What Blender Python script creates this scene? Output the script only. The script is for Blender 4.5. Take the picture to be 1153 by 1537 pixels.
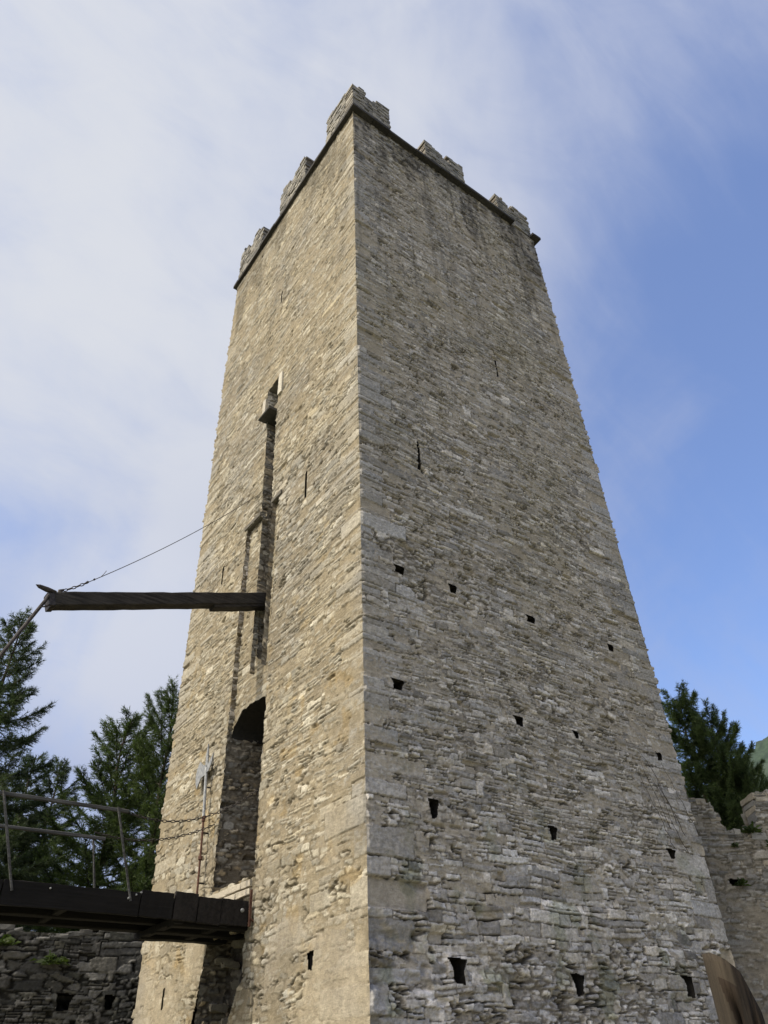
import bpy, math, random
import numpy as np
from mathutils import Vector, Matrix

for o in list(bpy.data.objects):
    bpy.data.objects.remove(o, do_unlink=True)
SC = bpy.context.scene
COL = SC.collection
R = math.radians
random.seed(7)

# ------------------------------------------------------------------ camera
CAM = Vector((-6.9706, -9.9420, 0.0))
rv = Vector((0.81047834, -0.58476637, -0.03425147))
uv = Vector((-0.33702921, -0.5133456, 0.78923229))
fv = Vector((0.47909934, 0.62811193, 0.61313883))
cd = bpy.data.cameras.new('camera')
cam = bpy.data.objects.new('camera', cd)
COL.objects.link(cam)
m = Matrix((rv, uv, -fv)).transposed().to_4x4()
m.translation = CAM
cam.matrix_world = m
cd.lens = 36.0 * 1115.92 / 1537.0
cd.sensor_width = 36.0
cd.clip_start = 0.05
cd.clip_end = 5000
SC.camera = cam

def pix_dir(px, py):
    d = rv * ((px - 576.5) / 1115.92) - uv * ((py - 768.5) / 1115.92) + fv
    return d.normalized()

# ------------------------------------------------------------------ light
SUN_EL, SUN_AZ = R(42), R(4)          # azimuth measured from -X towards +Y
sdir = Vector((-math.cos(SUN_AZ) * math.cos(SUN_EL), math.sin(SUN_AZ) * math.cos(SUN_EL), math.sin(SUN_EL)))
sl = bpy.data.lights.new('sun', 'SUN')
sl.energy = 3.4
sl.angle = R(0.6)
sl.color = (1.0, 0.90, 0.74)
so = bpy.data.objects.new('sun', sl)
COL.objects.link(so)
so.rotation_euler = sdir.to_track_quat('Z', 'Y').to_euler()

W = bpy.data.worlds.new('World')
SC.world = W
W.use_nodes = True
nt = W.node_tree
nt.nodes.clear()

class NT:
    """tiny helper to write node trees"""
    def __init__(s, tree): s.t = tree
    def n(s, typ, **kw):
        nd = s.t.nodes.new(typ)
        for k, v in kw.items():
            if k.startswith('i_'):
                key = k[2:]
                key = int(key) if key.isdigit() else key.replace('_', ' ')
                tgt = nd.inputs[key]
                if hasattr(v, 'is_output') or isinstance(v, bpy.types.NodeSocket): s.t.links.new(v, tgt)
                else: tgt.default_value = v
            else: setattr(nd, k, v)
        return nd
    def math(s, op, a, b=None, c=None, clamp=False):
        nd = s.t.nodes.new('ShaderNodeMath'); nd.operation = op; nd.use_clamp = clamp
        for i, v in enumerate((a, b, c)):
            if v is None: continue
            if isinstance(v, bpy.types.NodeSocket): s.t.links.new(v, nd.inputs[i])
            else: nd.inputs[i].default_value = v
        return nd.outputs[0]
    def mix(s, f, a, b, mode='MIX'):
        nd = s.t.nodes.new('ShaderNodeMix'); nd.data_type = 'RGBA'; nd.blend_type = mode
        for i, v in ((0, f), (6, a), (7, b)):
            if isinstance(v, bpy.types.NodeSocket): s.t.links.new(v, nd.inputs[i])
            else: nd.inputs[i].default_value = v if i == 0 else (*v, 1)[:4]
        return nd.outputs[2]
    def ramp(s, f, lo, hi):
        nd = s.t.nodes.new('ShaderNodeMapRange'); nd.interpolation_type = 'SMOOTHSTEP'
        s.t.links.new(f, nd.inputs[0])
        nd.inputs[1].default_value = lo; nd.inputs[2].default_value = hi
        return nd.outputs[0]
    def noise(s, vec, scale, detail=4, rough=.55, dist=0.0):
        nd = s.t.nodes.new('ShaderNodeTexNoise')
        s.t.links.new(vec, nd.inputs['Vector'])
        nd.inputs['Scale'].default_value = scale; nd.inputs['Detail'].default_value = detail
        nd.inputs['Roughness'].default_value = rough; nd.inputs['Distortion'].default_value = dist
        return nd.outputs[0]

T = NT(nt)
tc = T.n('ShaderNodeTexCoord')
gen = tc.outputs['Generated']
sky = T.n('ShaderNodeTexSky', sky_type='NISHITA', sun_disc=False, sun_elevation=SUN_EL,
          sun_rotation=math.atan2(sdir.x, sdir.y), air_density=1.3, dust_density=0.6, ozone_density=2.2)
def wdot(d):
    nd = T.n('ShaderNodeVectorMath', operation='DOT_PRODUCT')
    nt.links.new(gen, nd.inputs[0]); nd.inputs[1].default_value = d
    return nd.outputs['Value']
# the clear side of the sky lies to the east (+X), thin high cloud veils the rest
clear = T.ramp(wdot(pix_dir(1500, 760)), 0.80, 0.985)
n1 = T.noise(gen, 2.6, 6, .55, .6)
n2 = T.noise(gen, 7.0, 5, .5, .4)
mp = T.n('ShaderNodeMapping', i_Scale=(5.0, 13.0, 7.0), i_Rotation=(0.3, 0.5, 0.9))
nt.links.new(gen, mp.inputs[0])
n3 = T.noise(mp.outputs[0], 1.0, 6, .6, .8)
cl = T.math('ADD', T.math('ADD', T.math('MULTIPLY', n1, 1.0), T.math('MULTIPLY', n2, .30)), T.math('MULTIPLY', T.math('SUBTRACT', n3, .5), .34))
cl = T.math('SUBTRACT', cl, T.math('MULTIPLY', clear, .50))
patch_ = T.ramp(wdot(pix_dir(-80, 830)), 0.950, 1.0)
cl = T.math('SUBTRACT', cl, T.math('MULTIPLY', patch_, .20))
east = T.ramp(wdot(pix_dir(1700, -250)), 0.66, 0.95)
cl = T.math('SUBTRACT', cl, T.math('MULTIPLY', east, .22))
white = T.ramp(wdot(pix_dir(200, 965)), 0.984, 1.0)
cl = T.math('ADD', cl, T.math('MULTIPLY', white, .12))
mask = T.math('ADD', .25, T.math('MULTIPLY', T.ramp(cl, 0.0, 0.74), .75))
bright = T.ramp(wdot(pix_dir(60, 200)), 0.70, 1.0)
fill_glare = T.ramp(wdot(sdir), 0.70, 1.0)              # added out-of-view cloud glow round the sun, fills the shaded face
ccol = T.mix(bright, (2.9, 3.3, 4.6), (4.7, 4.87, 5.3))
ccol = T.mix(T.math('MULTIPLY', white, .6), ccol, (4.75, 4.95, 5.5))
ccol = T.mix(fill_glare, ccol, (26.0, 24.0, 21.0))
skyc = T.mix(1.0, sky.outputs[0], (0.79, 1.01, 1.44), 'MULTIPLY')
mixc = T.mix(mask, skyc, ccol)
bg = T.n('ShaderNodeBackground', i_Strength=0.15)
nt.links.new(mixc, bg.inputs['Color'])
out = T.n('ShaderNodeOutputWorld')
nt.links.new(bg.outputs[0], out.inputs[0])

SC.view_settings.view_transform = 'Standard'
SC.view_settings.look = 'None'
SC.view_settings.gamma = 1
SC.view_settings.exposure = 0.0

# ------------------------------------------------------------------ helpers
def tag(o, label=None, cat=None, group=None, kind=None):
    if label: o['label'] = label
    if cat: o['category'] = cat
    if group: o['group'] = group
    if kind: o['kind'] = kind
    return o

def empty(name, loc=(0, 0, 0), **kw):
    o = bpy.data.objects.new(name, None)
    COL.objects.link(o)
    o.location = loc
    o.empty_display_size = .2
    return tag(o, **kw)

def link_mesh(name, me, mat, parent=None):
    o = bpy.data.objects.new(name, me)
    COL.objects.link(o)
    if mat: me.materials.append(mat)
    if parent:
        o.parent = parent
        root = parent
        off = Vector((0, 0, 0))
        while root is not None:
            off += root.location
            root = root.parent
        o.location = -off
    return o

def np_mesh(name, V, F, colors=None, smooth=False):
    """V (n,3), F (m,k) with k = 3 or 4"""
    V = np.ascontiguousarray(V, np.float32)
    F = np.ascontiguousarray(F, np.int32)
    me = bpy.data.meshes.new(name)
    n, k = F.shape
    me.vertices.add(len(V)); me.vertices.foreach_set('co', V.ravel())
    me.loops.add(n * k); me.loops.foreach_set('vertex_index', F.ravel())
    me.polygons.add(n)
    me.polygons.foreach_set('loop_start', np.arange(0, n * k, k, dtype=np.int32))
    me.polygons.foreach_set('loop_total', np.full(n, k, np.int32))
    if smooth: me.polygons.foreach_set('use_smooth', np.ones(n, bool))
    me.update(calc_edges=True)
    if colors is not None:
        a = me.color_attributes.new('Col', 'FLOAT_COLOR', 'POINT')
        c = np.ones((len(V), 4), np.float32); c[:, :3] = colors
        a.data.foreach_set('color', c.ravel())
    return me

class MB:
    """collects boxes, bars and tubes and links them as one mesh"""
    def __init__(s): s.v = []; s.f = []; s.c = []
    def add(s, vs, fs, col=(.5, .5, .5)):
        b = len(s.v)
        s.v += [tuple(x) for x in vs]
        s.f += [tuple(i + b for i in f) for f in fs]
        s.c += [col] * len(vs)
    def box(s, x0, x1, y0, y1, z0, z1, j=0.0, col=(.5, .5, .5), rnd=random):
        vs = [(x + rnd.uniform(-j, j), y + rnd.uniform(-j, j), z + rnd.uniform(-j, j))
              for x in (x0, x1) for y in (y0, y1) for z in (z0, z1)]
        s.add(vs, [(0, 1, 3, 2), (4, 6, 7, 5), (0, 4, 5, 1), (2, 3, 7, 6), (0, 2, 6, 4), (1, 5, 7, 3)], col)
    def beam(s, p, q, w, h, up=(0, 0, 1), seg=1, j=0.0, ch=.0, twist=0, col=(.5, .5, .5)):
        """rectangular timber from p to q with chamfered corners and uneven faces"""
        p = Vector(p); q = Vector(q); d = (q - p).normalized()
        sd = d.cross(Vector(up)).normalized(); u = sd.cross(d)
        c = ch
        prof = [(-w/2 + c, -h/2), (w/2 - c, -h/2), (w/2, -h/2 + c), (w/2, h/2 - c),
                (w/2 - c, h/2), (-w/2 + c, h/2), (-w/2, h/2 - c), (-w/2, -h/2 + c)]
        vs = []
        for i in range(seg + 1):
            o = p.lerp(q, i / seg)
            for a, b in prof:
                vs.append(o + sd * (a + random.uniform(-j, j)) + u * (b + random.uniform(-j, j)))
        n = 8
        fs = [(i*n + k, i*n + (k+1) % n, (i+1)*n + (k+1) % n, (i+1)*n + k) for i in range(seg) for k in range(n)]
        fs += [tuple(range(n))[::-1], tuple(range(seg*n, seg*n + n))]
        s.add(vs, fs, col)
    def tube(s, pts, r, n=8, cap=True, col=(.5, .5, .5)):
        pts = [Vector(p) for p in pts]
        rr = r if isinstance(r, (list, tuple)) else [r] * len(pts)
        vs = []
        for i, p in enumerate(pts):
            d = (pts[min(i+1, len(pts)-1)] - pts[max(i-1, 0)]).normalized()
            a = d.orthogonal().normalized() if i == 0 else (a - d * a.dot(d)).normalized()
            b = d.cross(a)
            for k in range(n):
                t = 2*math.pi*k/n
                vs.append(p + (a*math.cos(t) + b*math.sin(t)) * rr[i])
        fs = [(i*n + k, i*n + (k+1) % n, (i+1)*n + (k+1) % n, (i+1)*n + k) for i in range(len(pts)-1) for k in range(n)]
        if cap: fs += [tuple(range(n))[::-1], tuple(range((len(pts)-1)*n, len(pts)*n))]
        s.add(vs, fs, col)
    def build(s, name, mat, parent=None, smooth=False):
        me = bpy.data.meshes.new(name)
        me.from_pydata(s.v, [], s.f)
        a = me.color_attributes.new('Col', 'FLOAT_COLOR', 'POINT')
        a.data.foreach_set('color', np.array([(*c, 1) for c in s.c], np.float32).ravel())
        if smooth: me.polygons.foreach_set('use_smooth', np.ones(len(me.polygons), bool))
        me.update()
        return link_mesh(name, me, mat, parent)

# ------------------------------------------------------------------ materials
def new_mat(name):
    mt = bpy.data.materials.new(name); mt.use_nodes = True
    mt.node_tree.nodes.clear()
    t = NT(mt.node_tree)
    b = t.n('ShaderNodeBsdfPrincipled')
    o = t.n('ShaderNodeOutputMaterial')
    mt.node_tree.links.new(b.outputs[0], o.inputs[0])
    return mt, t, b

def bump(t, b, h, strength, dist):
    nd = t.n('ShaderNodeBump', i_Strength=strength, i_Distance=dist)
    t.t.links.new(h, nd.inputs['Height'])
    t.t.links.new(nd.outputs[0], b.inputs['Normal'])

def stone_mat(name, var=.62, bd=.016):
    mt, t, b = new_mat(name)
    at = t.n('ShaderNodeVertexColor', layer_name='Col')
    co = t.n('ShaderNodeTexCoord').outputs['Object']
    na = t.noise(co, 9, 8, .64)
    nb = t.noise(co, 38, 6, .7)
    mp = t.n('ShaderNodeMapping', i_Scale=(11, 11, 48)); t.t.links.new(co, mp.inputs[0])
    ns = t.noise(mp.outputs[0], 1.0, 6, .68, .6)          # cleavage of the slabby stone
    f = t.math('ADD', t.math('MULTIPLY', t.ramp(na, .28, .72), .45), t.math('MULTIPLY', t.ramp(nb, .28, .72), .36))
    f = t.math('ADD', f, t.math('MULTIPLY', t.ramp(ns, .3, .7), .26))
    v = t.math('ADD', 1 - var * .55, t.math('MULTIPLY', f, var))
    li = t.ramp(t.noise(co, 16, 7, .72, .4), .60, .70)    # black lichen specks, also crevice shade put into the colour
    v = t.math('MULTIPLY', v, t.math('SUBTRACT', 1.0, t.math('MULTIPLY', li, .38)))
    cc = t.n('ShaderNodeCombineColor')
    for i in range(3): t.t.links.new(v, cc.inputs[i])
    c = t.mix(1.0, at.outputs[0], cc.outputs[0], 'MULTIPLY')
    t.t.links.new(c, b.inputs['Base Color'])
    b.inputs['Roughness'].default_value = .93
    b.inputs['Specular IOR Level'].default_value = .2
    hh = t.math('ADD', t.math('ADD', na, t.math('MULTIPLY', nb, .55)), t.math('MULTIPLY', ns, .6))
    bump(t, b, hh, .9, bd)
    return mt

def wood_mat(name, c0, c1, axis='X', rough=.85, scale=3.0):
    mt, t, b = new_mat(name)
    co = t.n('ShaderNodeTexCoord').outputs['Object']
    mp = t.n('ShaderNodeMapping')
    t.t.links.new(co, mp.inputs[0])
    sc = {'X': (.35, 6, 6), 'Y': (6, .35, 6), 'Z': (6, 6, .35)}[axis]
    mp.inputs['Scale'].default_value = sc
    g = t.noise(mp.outputs[0], scale, 8, .7, .5)
    g2 = t.noise(co, 1.7, 4, .6)
    f = t.ramp(t.math('ADD', t.math('MULTIPLY', g, .7), t.math('MULTIPLY', g2, .3)), .33, .68)
    c = t.mix(f, c0, c1)
    t.t.links.new(c, b.inputs['Base Color'])
    b.inputs['Roughness'].default_value = rough
    b.inputs['Specular IOR Level'].default_value = .25
    bump(t, b, g, .9, .02)
    return mt

def metal_mat(name, c0, c1, metallic=.4, rough=.65, scale=14):
    mt, t, b = new_mat(name)
    co = t.n('ShaderNodeTexCoord').outputs['Object']
    g = t.noise(co, scale, 6, .65)
    t.t.links.new(t.mix(t.ramp(g, .35, .65), c0, c1), b.inputs['Base Color'])
    b.inputs['Roughness'].default_value = rough
    b.inputs['Metallic'].default_value = metallic
    bump(t, b, g, .4, .004)
    return mt

def leaf_mat(name, c0, c1, scale=.8, trans=.35):
    mt, t, b = new_mat(name)
    co = t.n('ShaderNodeTexCoord').outputs['Object']
    g = t.noise(co, scale, 4, .7)
    at = t.n('ShaderNodeVertexColor', layer_name='Col')
    c = t.mix(t.ramp(g, .3, .7), c0, c1)
    c = t.mix(1.0, c, at.outputs[0], 'MULTIPLY')
    t.t.links.new(c, b.inputs['Base Color'])
    b.inputs['Roughness'].default_value = .6
    b.inputs['Specular IOR Level'].default_value = .3
    tr = t.n('ShaderNodeBsdfTranslucent'); t.t.links.new(t.mix(1.0, c, (1.1, 1.25, .7), 'MULTIPLY'), tr.inputs[0])
    mx = t.n('ShaderNodeMixShader', i_0=trans)
    t.t.links.new(b.outputs[0], mx.inputs[1]); t.t.links.new(tr.outputs[0], mx.inputs[2])
    out = [n for n in t.t.nodes if n.type == 'OUTPUT_MATERIAL'][0]
    t.t.links.new(mx.outputs[0], out.inputs[0])
    return mt

M_STONE = stone_mat('weathered_stone')
M_DARKSTONE = stone_mat('dark_mossy_stone')
M_BEAM = wood_mat('tarred_timber', (.010, .009, .0085), (.055, .050, .045), 'X')
M_BRIDGE = wood_mat('blackened_timber', (.0022, .002, .002), (.009, .008, .0076), 'X')
M_PLANK = wood_mat('worn_plank', (.005, .0045, .0045), (.022, .019, .0175), 'Y')
M_GREYWOOD = wood_mat('grey_weathered_wood', (.03, .03, .03), (.12, .12, .117), 'X')
M_LOG = wood_mat('brown_split_wood', (.017, .0135, .010), (.060, .048, .034), 'Z', scale=2.2)
M_LOGDARK = wood_mat('rotten_shaded_wood', (.006, .005, .004), (.035, .024, .016), 'Z', scale=2.2)  # rot of the hollow, plus the post's shaded side painted as colour
M_IRON = metal_mat('old_iron', (.02, .018, .018), (.06, .052, .048), .5, .6)
M_RUST = metal_mat('rusty_iron', (.06, .022, .013), (.14, .07, .045), .2, .8)
M_STEEL = metal_mat('dull_grey_steel', (.20, .21, .22), (.34, .35, .35), .35, .55)
M_NEEDLE = leaf_mat('spruce_needles', (.030, .050, .028), (.080, .110, .056))
M_LARCH = leaf_mat('larch_needles', (.038, .062, .024), (.092, .130, .048))
M_BARK = wood_mat('bark', (.025, .020, .016), (.08, .065, .05), 'Z')
M_WEED = leaf_mat('weed_leaves', (.022, .040, .012), (.055, .080, .022), 3)

# ------------------------------------------------------------------ noise
_rg = np.random.RandomState(11)
_P = _rg.permutation(4096).astype(np.int32)
_Tb = _rg.rand(4096).astype(np.float32)
def vn(x, y, s=0):
    x = np.asarray(x, np.float32) + s * 17.31
    y = np.asarray(y, np.float32) + s * 9.77
    xi = np.floor(x).astype(np.int32); yi = np.floor(y).astype(np.int32)
    fx = x - xi; fy = y - yi
    fx = fx*fx*(3 - 2*fx); fy = fy*fy*(3 - 2*fy)
    def h(a, b): return _Tb[(_P[(a + 4096*8) & 4095] + b + 4096*8) & 4095]
    a = h(xi, yi); b = h(xi+1, yi); c = h(xi, yi+1); d = h(xi+1, yi+1)
    return (a + (b-a)*fx + (c-a)*fy + (a-b-c+d)*fx*fy) * 2 - 1
def fbm(x, y, s=0, o=4, g=.5):
    r = 0; a = 1.0; t = 0
    for i in range(o):
        r = r + a * vn(x * 2**i, y * 2**i, s + i * 3.7); t += a; a *= g
    return r / t
def sstep(x, a, b):
    t = np.clip((x - a) / (b - a), 0, 1)
    return t*t*(3 - 2*t)

# ------------------------------------------------------------------ masonry
def courses(seed, z0, z1, f):
    rg = np.random.RandomState(seed); z = z0; L = [z]
    while z < z1:
        z += f(z) * math.exp(rg.normal(0, .38)); L.append(z)
    return np.array(L, np.float32)

def stones(U, Z, seed, hmean, lmean):
    """irregular rubble courses: per-point stone id, distances to the stone's edges, local coordinates"""
    rg = np.random.RandomState(seed)
    zc = courses(seed, -4, 32, hmean)
    nc = len(zc)
    c = np.clip(np.searchsorted(zc, Z.ravel()) - 1, 0, nc - 2)
    span = 60.0
    J = []
    for i in range(nc):
        h = zc[min(i+1, nc-1)] - zc[min(i, nc-2)]
        u = -20 + rg.rand()*.5; lm = lmean * (.6 + 2.6 * h)
        js = []
        while u < 30:
            js.append(u); u += max(.06, lm * math.exp(rg.normal(0, .55)))
        J.append(np.array(js) + 20 + i * span)
    J = np.concatenate(J).astype(np.float64)
    key = U.ravel().astype(np.float64) + 20 + c * span
    k = np.clip(np.searchsorted(J, key) - 1, 0, len(J) - 2)
    ul = key - J[k]; ur = J[k+1] - key
    zl = Z.ravel() - zc[c]; zr = zc[c+1] - Z.ravel()
    h = zl + zr
    # some stones are really two or three thin slabs
    r = rg.rand(len(J)); fr = .3 + .4 * rg.rand(len(J))
    sp = (r[k] < .5) & (h > .085)
    cut = h * fr[k]
    low = zl < cut
    zl2 = np.where(sp, np.where(low, zl, zl - cut), zl)
    zr2 = np.where(sp, np.where(low, cut - zl, zr), zr)
    sid = k * 2 + (sp & ~low)
    sh = U.shape
    return [a.reshape(sh) for a in (sid, ul, ur, zl2, zr2)]

def rubble(U, Z, seed, a, b):
    """uncoursed rubble: blocky cells about a x b metres. id, distance to the joint, offsets from the stone's middle, height"""
    gx = U / a; gy = Z / b
    gx = gx + .5 * (np.floor(gy).astype(np.int64) & 1)
    xi = np.floor(gx).astype(np.int64); yi = np.floor(gy).astype(np.int64)
    f1 = np.full(U.shape, 9., np.float32); f2 = f1.copy()
    i1 = np.zeros(U.shape, np.int64); ox = np.zeros(U.shape, np.float32); oy = ox.copy()
    for j in (-1, 0, 1):
        for i in (-1, 0, 1):
            cx = xi + i; cy = yi + j
            h = _P[(_P[(cx + 8192 + seed * 13) & 4095] + cy + 8192) & 4095]
            px = cx + .5 + .92 * (_Tb[h] - .5); py = cy + .5 + .62 * (_Tb[(h * 7 + 911) & 4095] - .5)
            sx = .65 + .8 * _Tb[(h * 13 + 77) & 4095]; sy = .65 + .8 * _Tb[(h * 29 + 5) & 4095]
            dx = (gx - px).astype(np.float32); dy = (gy - py).astype(np.float32)
            r = ((np.abs(dx) / sx) ** 4.5 + (np.abs(dy) / sy) ** 4.5) ** (1 / 4.5)
            n1 = r < f1
            f2 = np.where(n1, f1, np.minimum(f2, r))
            i1 = np.where(n1, cx * 5003 + cy, i1); ox = np.where(n1, dx, ox); oy = np.where(n1, dy, oy)
            f1 = np.where(n1, r, f1)
    return i1, (f2 - f1) * .5 * min(a, b) * .95, ox * 1.6, oy * 1.6

ZQ = courses(501, -4, 32, lambda z: .155 if z > 5 else .24)     # quoin courses, shared round the corner
_rq = np.random.RandomState(77)
LQ = np.where((np.arange(len(ZQ)) % 2)[:, None] == np.array([0, 1])[None], .95, .48) * np.exp(_rq.normal(0, .28, (len(ZQ), 2)))
QO = _rq.uniform(-.018, .016, len(ZQ))

def corner_h(z, s):
    k = 1.0 if s == 1 else 1.7
    q = np.clip(np.searchsorted(ZQ, z) - 1, 0, len(ZQ) - 2)
    d = np.minimum(z - ZQ[q], ZQ[q+1] - z)
    return k * (QO[q] + .012 * vn(z * 5, z * 0 + s, 5) + .010 * vn(z * 17, z * 0 + s, 6)
            - .022 * (1 - sstep(d, 0, .03))).astype(np.float32)

def masonry(U, Z, seed, st, width=None, quoin=(None, None)):
    """height (m) and colour of a rubble wall over (U, Z)"""
    cf = np.ones_like(U)
    if quoin[0] is not None: cf = cf * sstep(U, 0, .7)
    if quoin[1] is not None: cf = cf * sstep(width - U, 0, .7)
    wu = U + .05 * vn(U * .9, Z * 1.1, seed) + .016 * fbm(U * 6, Z * 6, seed + 1, 2)
    wz = Z + cf * (.11 * vn(U * .45, Z * .35, seed + 2) + .035 * vn(U * 1.7, Z * 1.3, seed + 3)) + cf * .011 * fbm(U * 7, Z * 9, seed + 4, 2)
    zone = fbm(U * .55, Z * .9, seed + 5, 3) + .25 * fbm(U * 3, Z * 5, seed + 55, 2)
    hm, lm = st['h'], st['l']
    A = stones(wu, wz, seed + 10, lambda z: hm(z), lm)
    B = stones(wu + .37, wz + .13, seed + 20, lambda z: hm(z) * .62, lm * .8)
    C = stones(wu + .7, wz + .4, seed + 30, lambda z: hm(z) * 1.55, lm * 1.15)
    sel = np.where(zone < -.10, 1, np.where(zone > .20, 2, 0))
    arr = [np.where(sel == 0, a, np.where(sel == 1, b, c)) for a, b, c in zip(A, B, C)]
    sid, ul, ur, zl, zr = arr
    sid = sid + sel * 400000
    rb = st.get('rub', -9.)
    rb = rb(U, Z) if callable(rb) else rb
    zr_ = fbm(U * .7, Z * 1.0, seed + 80, 3) + .35 * fbm(U * 2.6, Z * 3.6, seed + 81, 2)
    isr = zr_ < rb
    big = fbm(U * .9, Z * 1.2, seed + 82, 2) > .12
    rs = st.get('rs', (.20, .085))
    vw = U + .02 * fbm(U * 7, Z * 7, seed + 83, 2); vz = wz + .012 * fbm(U * 8, Z * 9, seed + 84, 2)
    ra = rubble(vw, vz, seed + 1, rs[0], rs[1]); rb_ = rubble(vw, vz, seed + 2, rs[0] * 1.55, rs[1] * 1.6)
    vid, vd_, vx, vy = [np.where(big, q, p_) for p_, q in zip(ra, rb_)]
    for end in (0, 1):
        if quoin[end] is None: continue
        ue = U if end == 0 else width - U
        wq = Z + cf * .03 * vn(U * 2, Z * 2, seed + 8) + .008 * vn(U * 9, Z * 11, seed + 9) * sstep(ue, 0, .1)
        q = np.clip(np.searchsorted(ZQ, wq.ravel()) - 1, 0, len(ZQ) - 2).reshape(U.shape)
        L = LQ[q, quoin[end]] * (1 + .0 * q)
        on = (ue + .02 * vn(U * 5, Z * 8, seed + 12) < L) & (np.random.RandomState(seed + 40 + end).rand(len(ZQ))[q] < .87)
        isr = isr & ~on
        sid = np.where(on, 2000000 + q + 1000 * end, sid)
        ul = np.where(on, np.where(end == 0, 9., L - ue), ul); ur = np.where(on, np.where(end == 0, L - ue, 9.), ur)
        zl = np.where(on, wq - ZQ[q], zl); zr = np.where(on, ZQ[q+1] - wq, zr)
    sid = np.where(isr, 7000001 + vid * 2 + big, sid).astype(np.int64)
    def rnd(k):
        x = (sid * 2654435761 + k * 40503 * 7919) & 0xffffffff
        x = ((x >> 16) ^ x) * 0x45d9f3b & 0xffffffff
        x = ((x >> 16) ^ x) * 0x45d9f3b & 0xffffffff
        x = (x >> 16) ^ x
        return (x & 0xffff).astype(np.float32) / 65535.
    du = np.minimum(ul, ur); dz = np.minimum(zl, zr); hs_ = zl + zr
    rc = np.minimum(.022, .32 * hs_)
    inn = (du < rc) & (dz < rc)
    d = np.where(inn, rc - np.hypot(rc - du, rc - dz), np.minimum(du, dz))
    d = np.where(isr, vd_, d)
    fine = fbm(U * 22, Z * 26, seed + 6, 3, .6)
    d = d - (.001 + .007 * rnd(1) + .007 * fine * st.get('rag', 1.) + .004 * vn(U * 4, Z * 5, seed + 66))
    w = .004 + .011 * rnd(2) + .003 * isr
    e = sstep(d, 0, w)
    rel = st['rel'](U, Z) if callable(st['rel']) else st['rel']
    su = (ul - ur) / np.maximum(ul + ur, .05); sz = (zl - zr) / np.maximum(hs_, .03)
    su = np.where(isr, np.clip(vx, -1, 1), su); sz = np.where(isr, np.clip(vy, -1, 1), sz)
    ff = fbm(U * 12, Z * 40, seed + 7, 3)
    hs = rel * .22 * st.get('rag', 1.) * fbm(U * 17, Z * 24, seed + 22, 3, .6) + rel * ((rnd(3) - .45) * 1.15 + su * (rnd(4) - .5) * .5 + sz * (rnd(5) - .5) * .55) + .005 * ff + .003 * fine
    miss = rnd(6) < st.get('miss', .015)
    hs = np.where(miss, -rel * 2.2 + .01 * fine, hs)
    ml = st['mortar'] if not callable(st['mortar']) else st['mortar'](U, Z)
    mlo = fbm(U * .8, Z * .7, seed + 13, 4)
    hmz = rel * (ml + st.get('mvar', .55) * mlo) + .006 * fbm(U * 14, Z * 14, seed + 14, 3)
    vlow = 1 + st.get('deep', 0) * sstep(6.5 - Z, 0, 4.5)
    vd = vlow * sstep(fbm(U * 3.5, Z * 7, seed + 21, 3), .10, .40)
    hmz = hmz - st.get('void', 0) * vd * (1 - e) 
    hh = np.maximum(hs, hmz - .3 * rel)
    diff = hs - hmz
    mk = e * sstep(diff, -.004, .006)
    H = hmz + np.maximum(hh - hmz, -.008) * e
    H = np.where(miss, np.minimum(H, hs * e + hmz * (1 - e)), H)
    # colour
    pal = np.array(st['pal'], np.float32)
    pi = (rnd(7) * len(pal)).astype(int) % len(pal)
    pj = (rnd(8) * len(pal)).astype(int) % len(pal)
    sc = pal[pi] * .65 + pal[pj] * .35
    br = (1 + st.get('bv', .34) * (rnd(9) - .5) * 2) * (1 + .22 * fbm(U * 9, Z * 30, seed + 15, 3))
    isq = (sid >= 2000000) & (sid < 7000001)
    br = np.where(isq, .90 + (br - 1) * .45, br)
    sc = np.where(isq[..., None], sc * .6 + .4 * np.array(st.get('qcol', (.30, .30, .295))), sc)
    sc = sc * (br * (1 + st.get('spk', .15) * fbm(U * 30, Z * 34, seed + 19, 3, .7)))[..., None]
    mc = np.array(st['mcol'], np.float32) * (1 + .24 * fbm(U * 5, Z * 5, seed + 16, 4))[..., None]
    mc = mc * (1 + .10 * fbm(U * .4, Z * .4, seed + 17, 3))[..., None]
    film = np.clip(.5 * sstep(fbm(U * 1.6, Z * 1.9, seed + 18, 4), -.1, .5) + st.get('film', .1), 0, 1) * (.4 + .6 * rnd(10))
    sc = sc * (1 - film[..., None]) + mc * film[..., None]
    C_ = mc * (1 - mk[..., None]) + sc * mk[..., None]
    # shade of the open joints, put into the colour
    jo = (1 - e) * sstep(-(hmz - hs), .0, rel * .8)
    C_ = C_ * (1 - st.get('joint', .35) * jo)[..., None]
    return H.astype(np.float32), C_.astype(np.float32)

def in_poly(u, z, poly):
    ins = np.zeros(u.shape, bool); n = len(poly)
    for i in range(n):
        x1, y1 = poly[i]; x2, y2 = poly[(i+1) % n]
        if y1 == y2: continue
        c = ((y1 > z) != (y2 > z)) & (u < (x2 - x1) * (z - y1) / (y2 - y1) + x1)
        ins ^= c
    return ins

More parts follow.
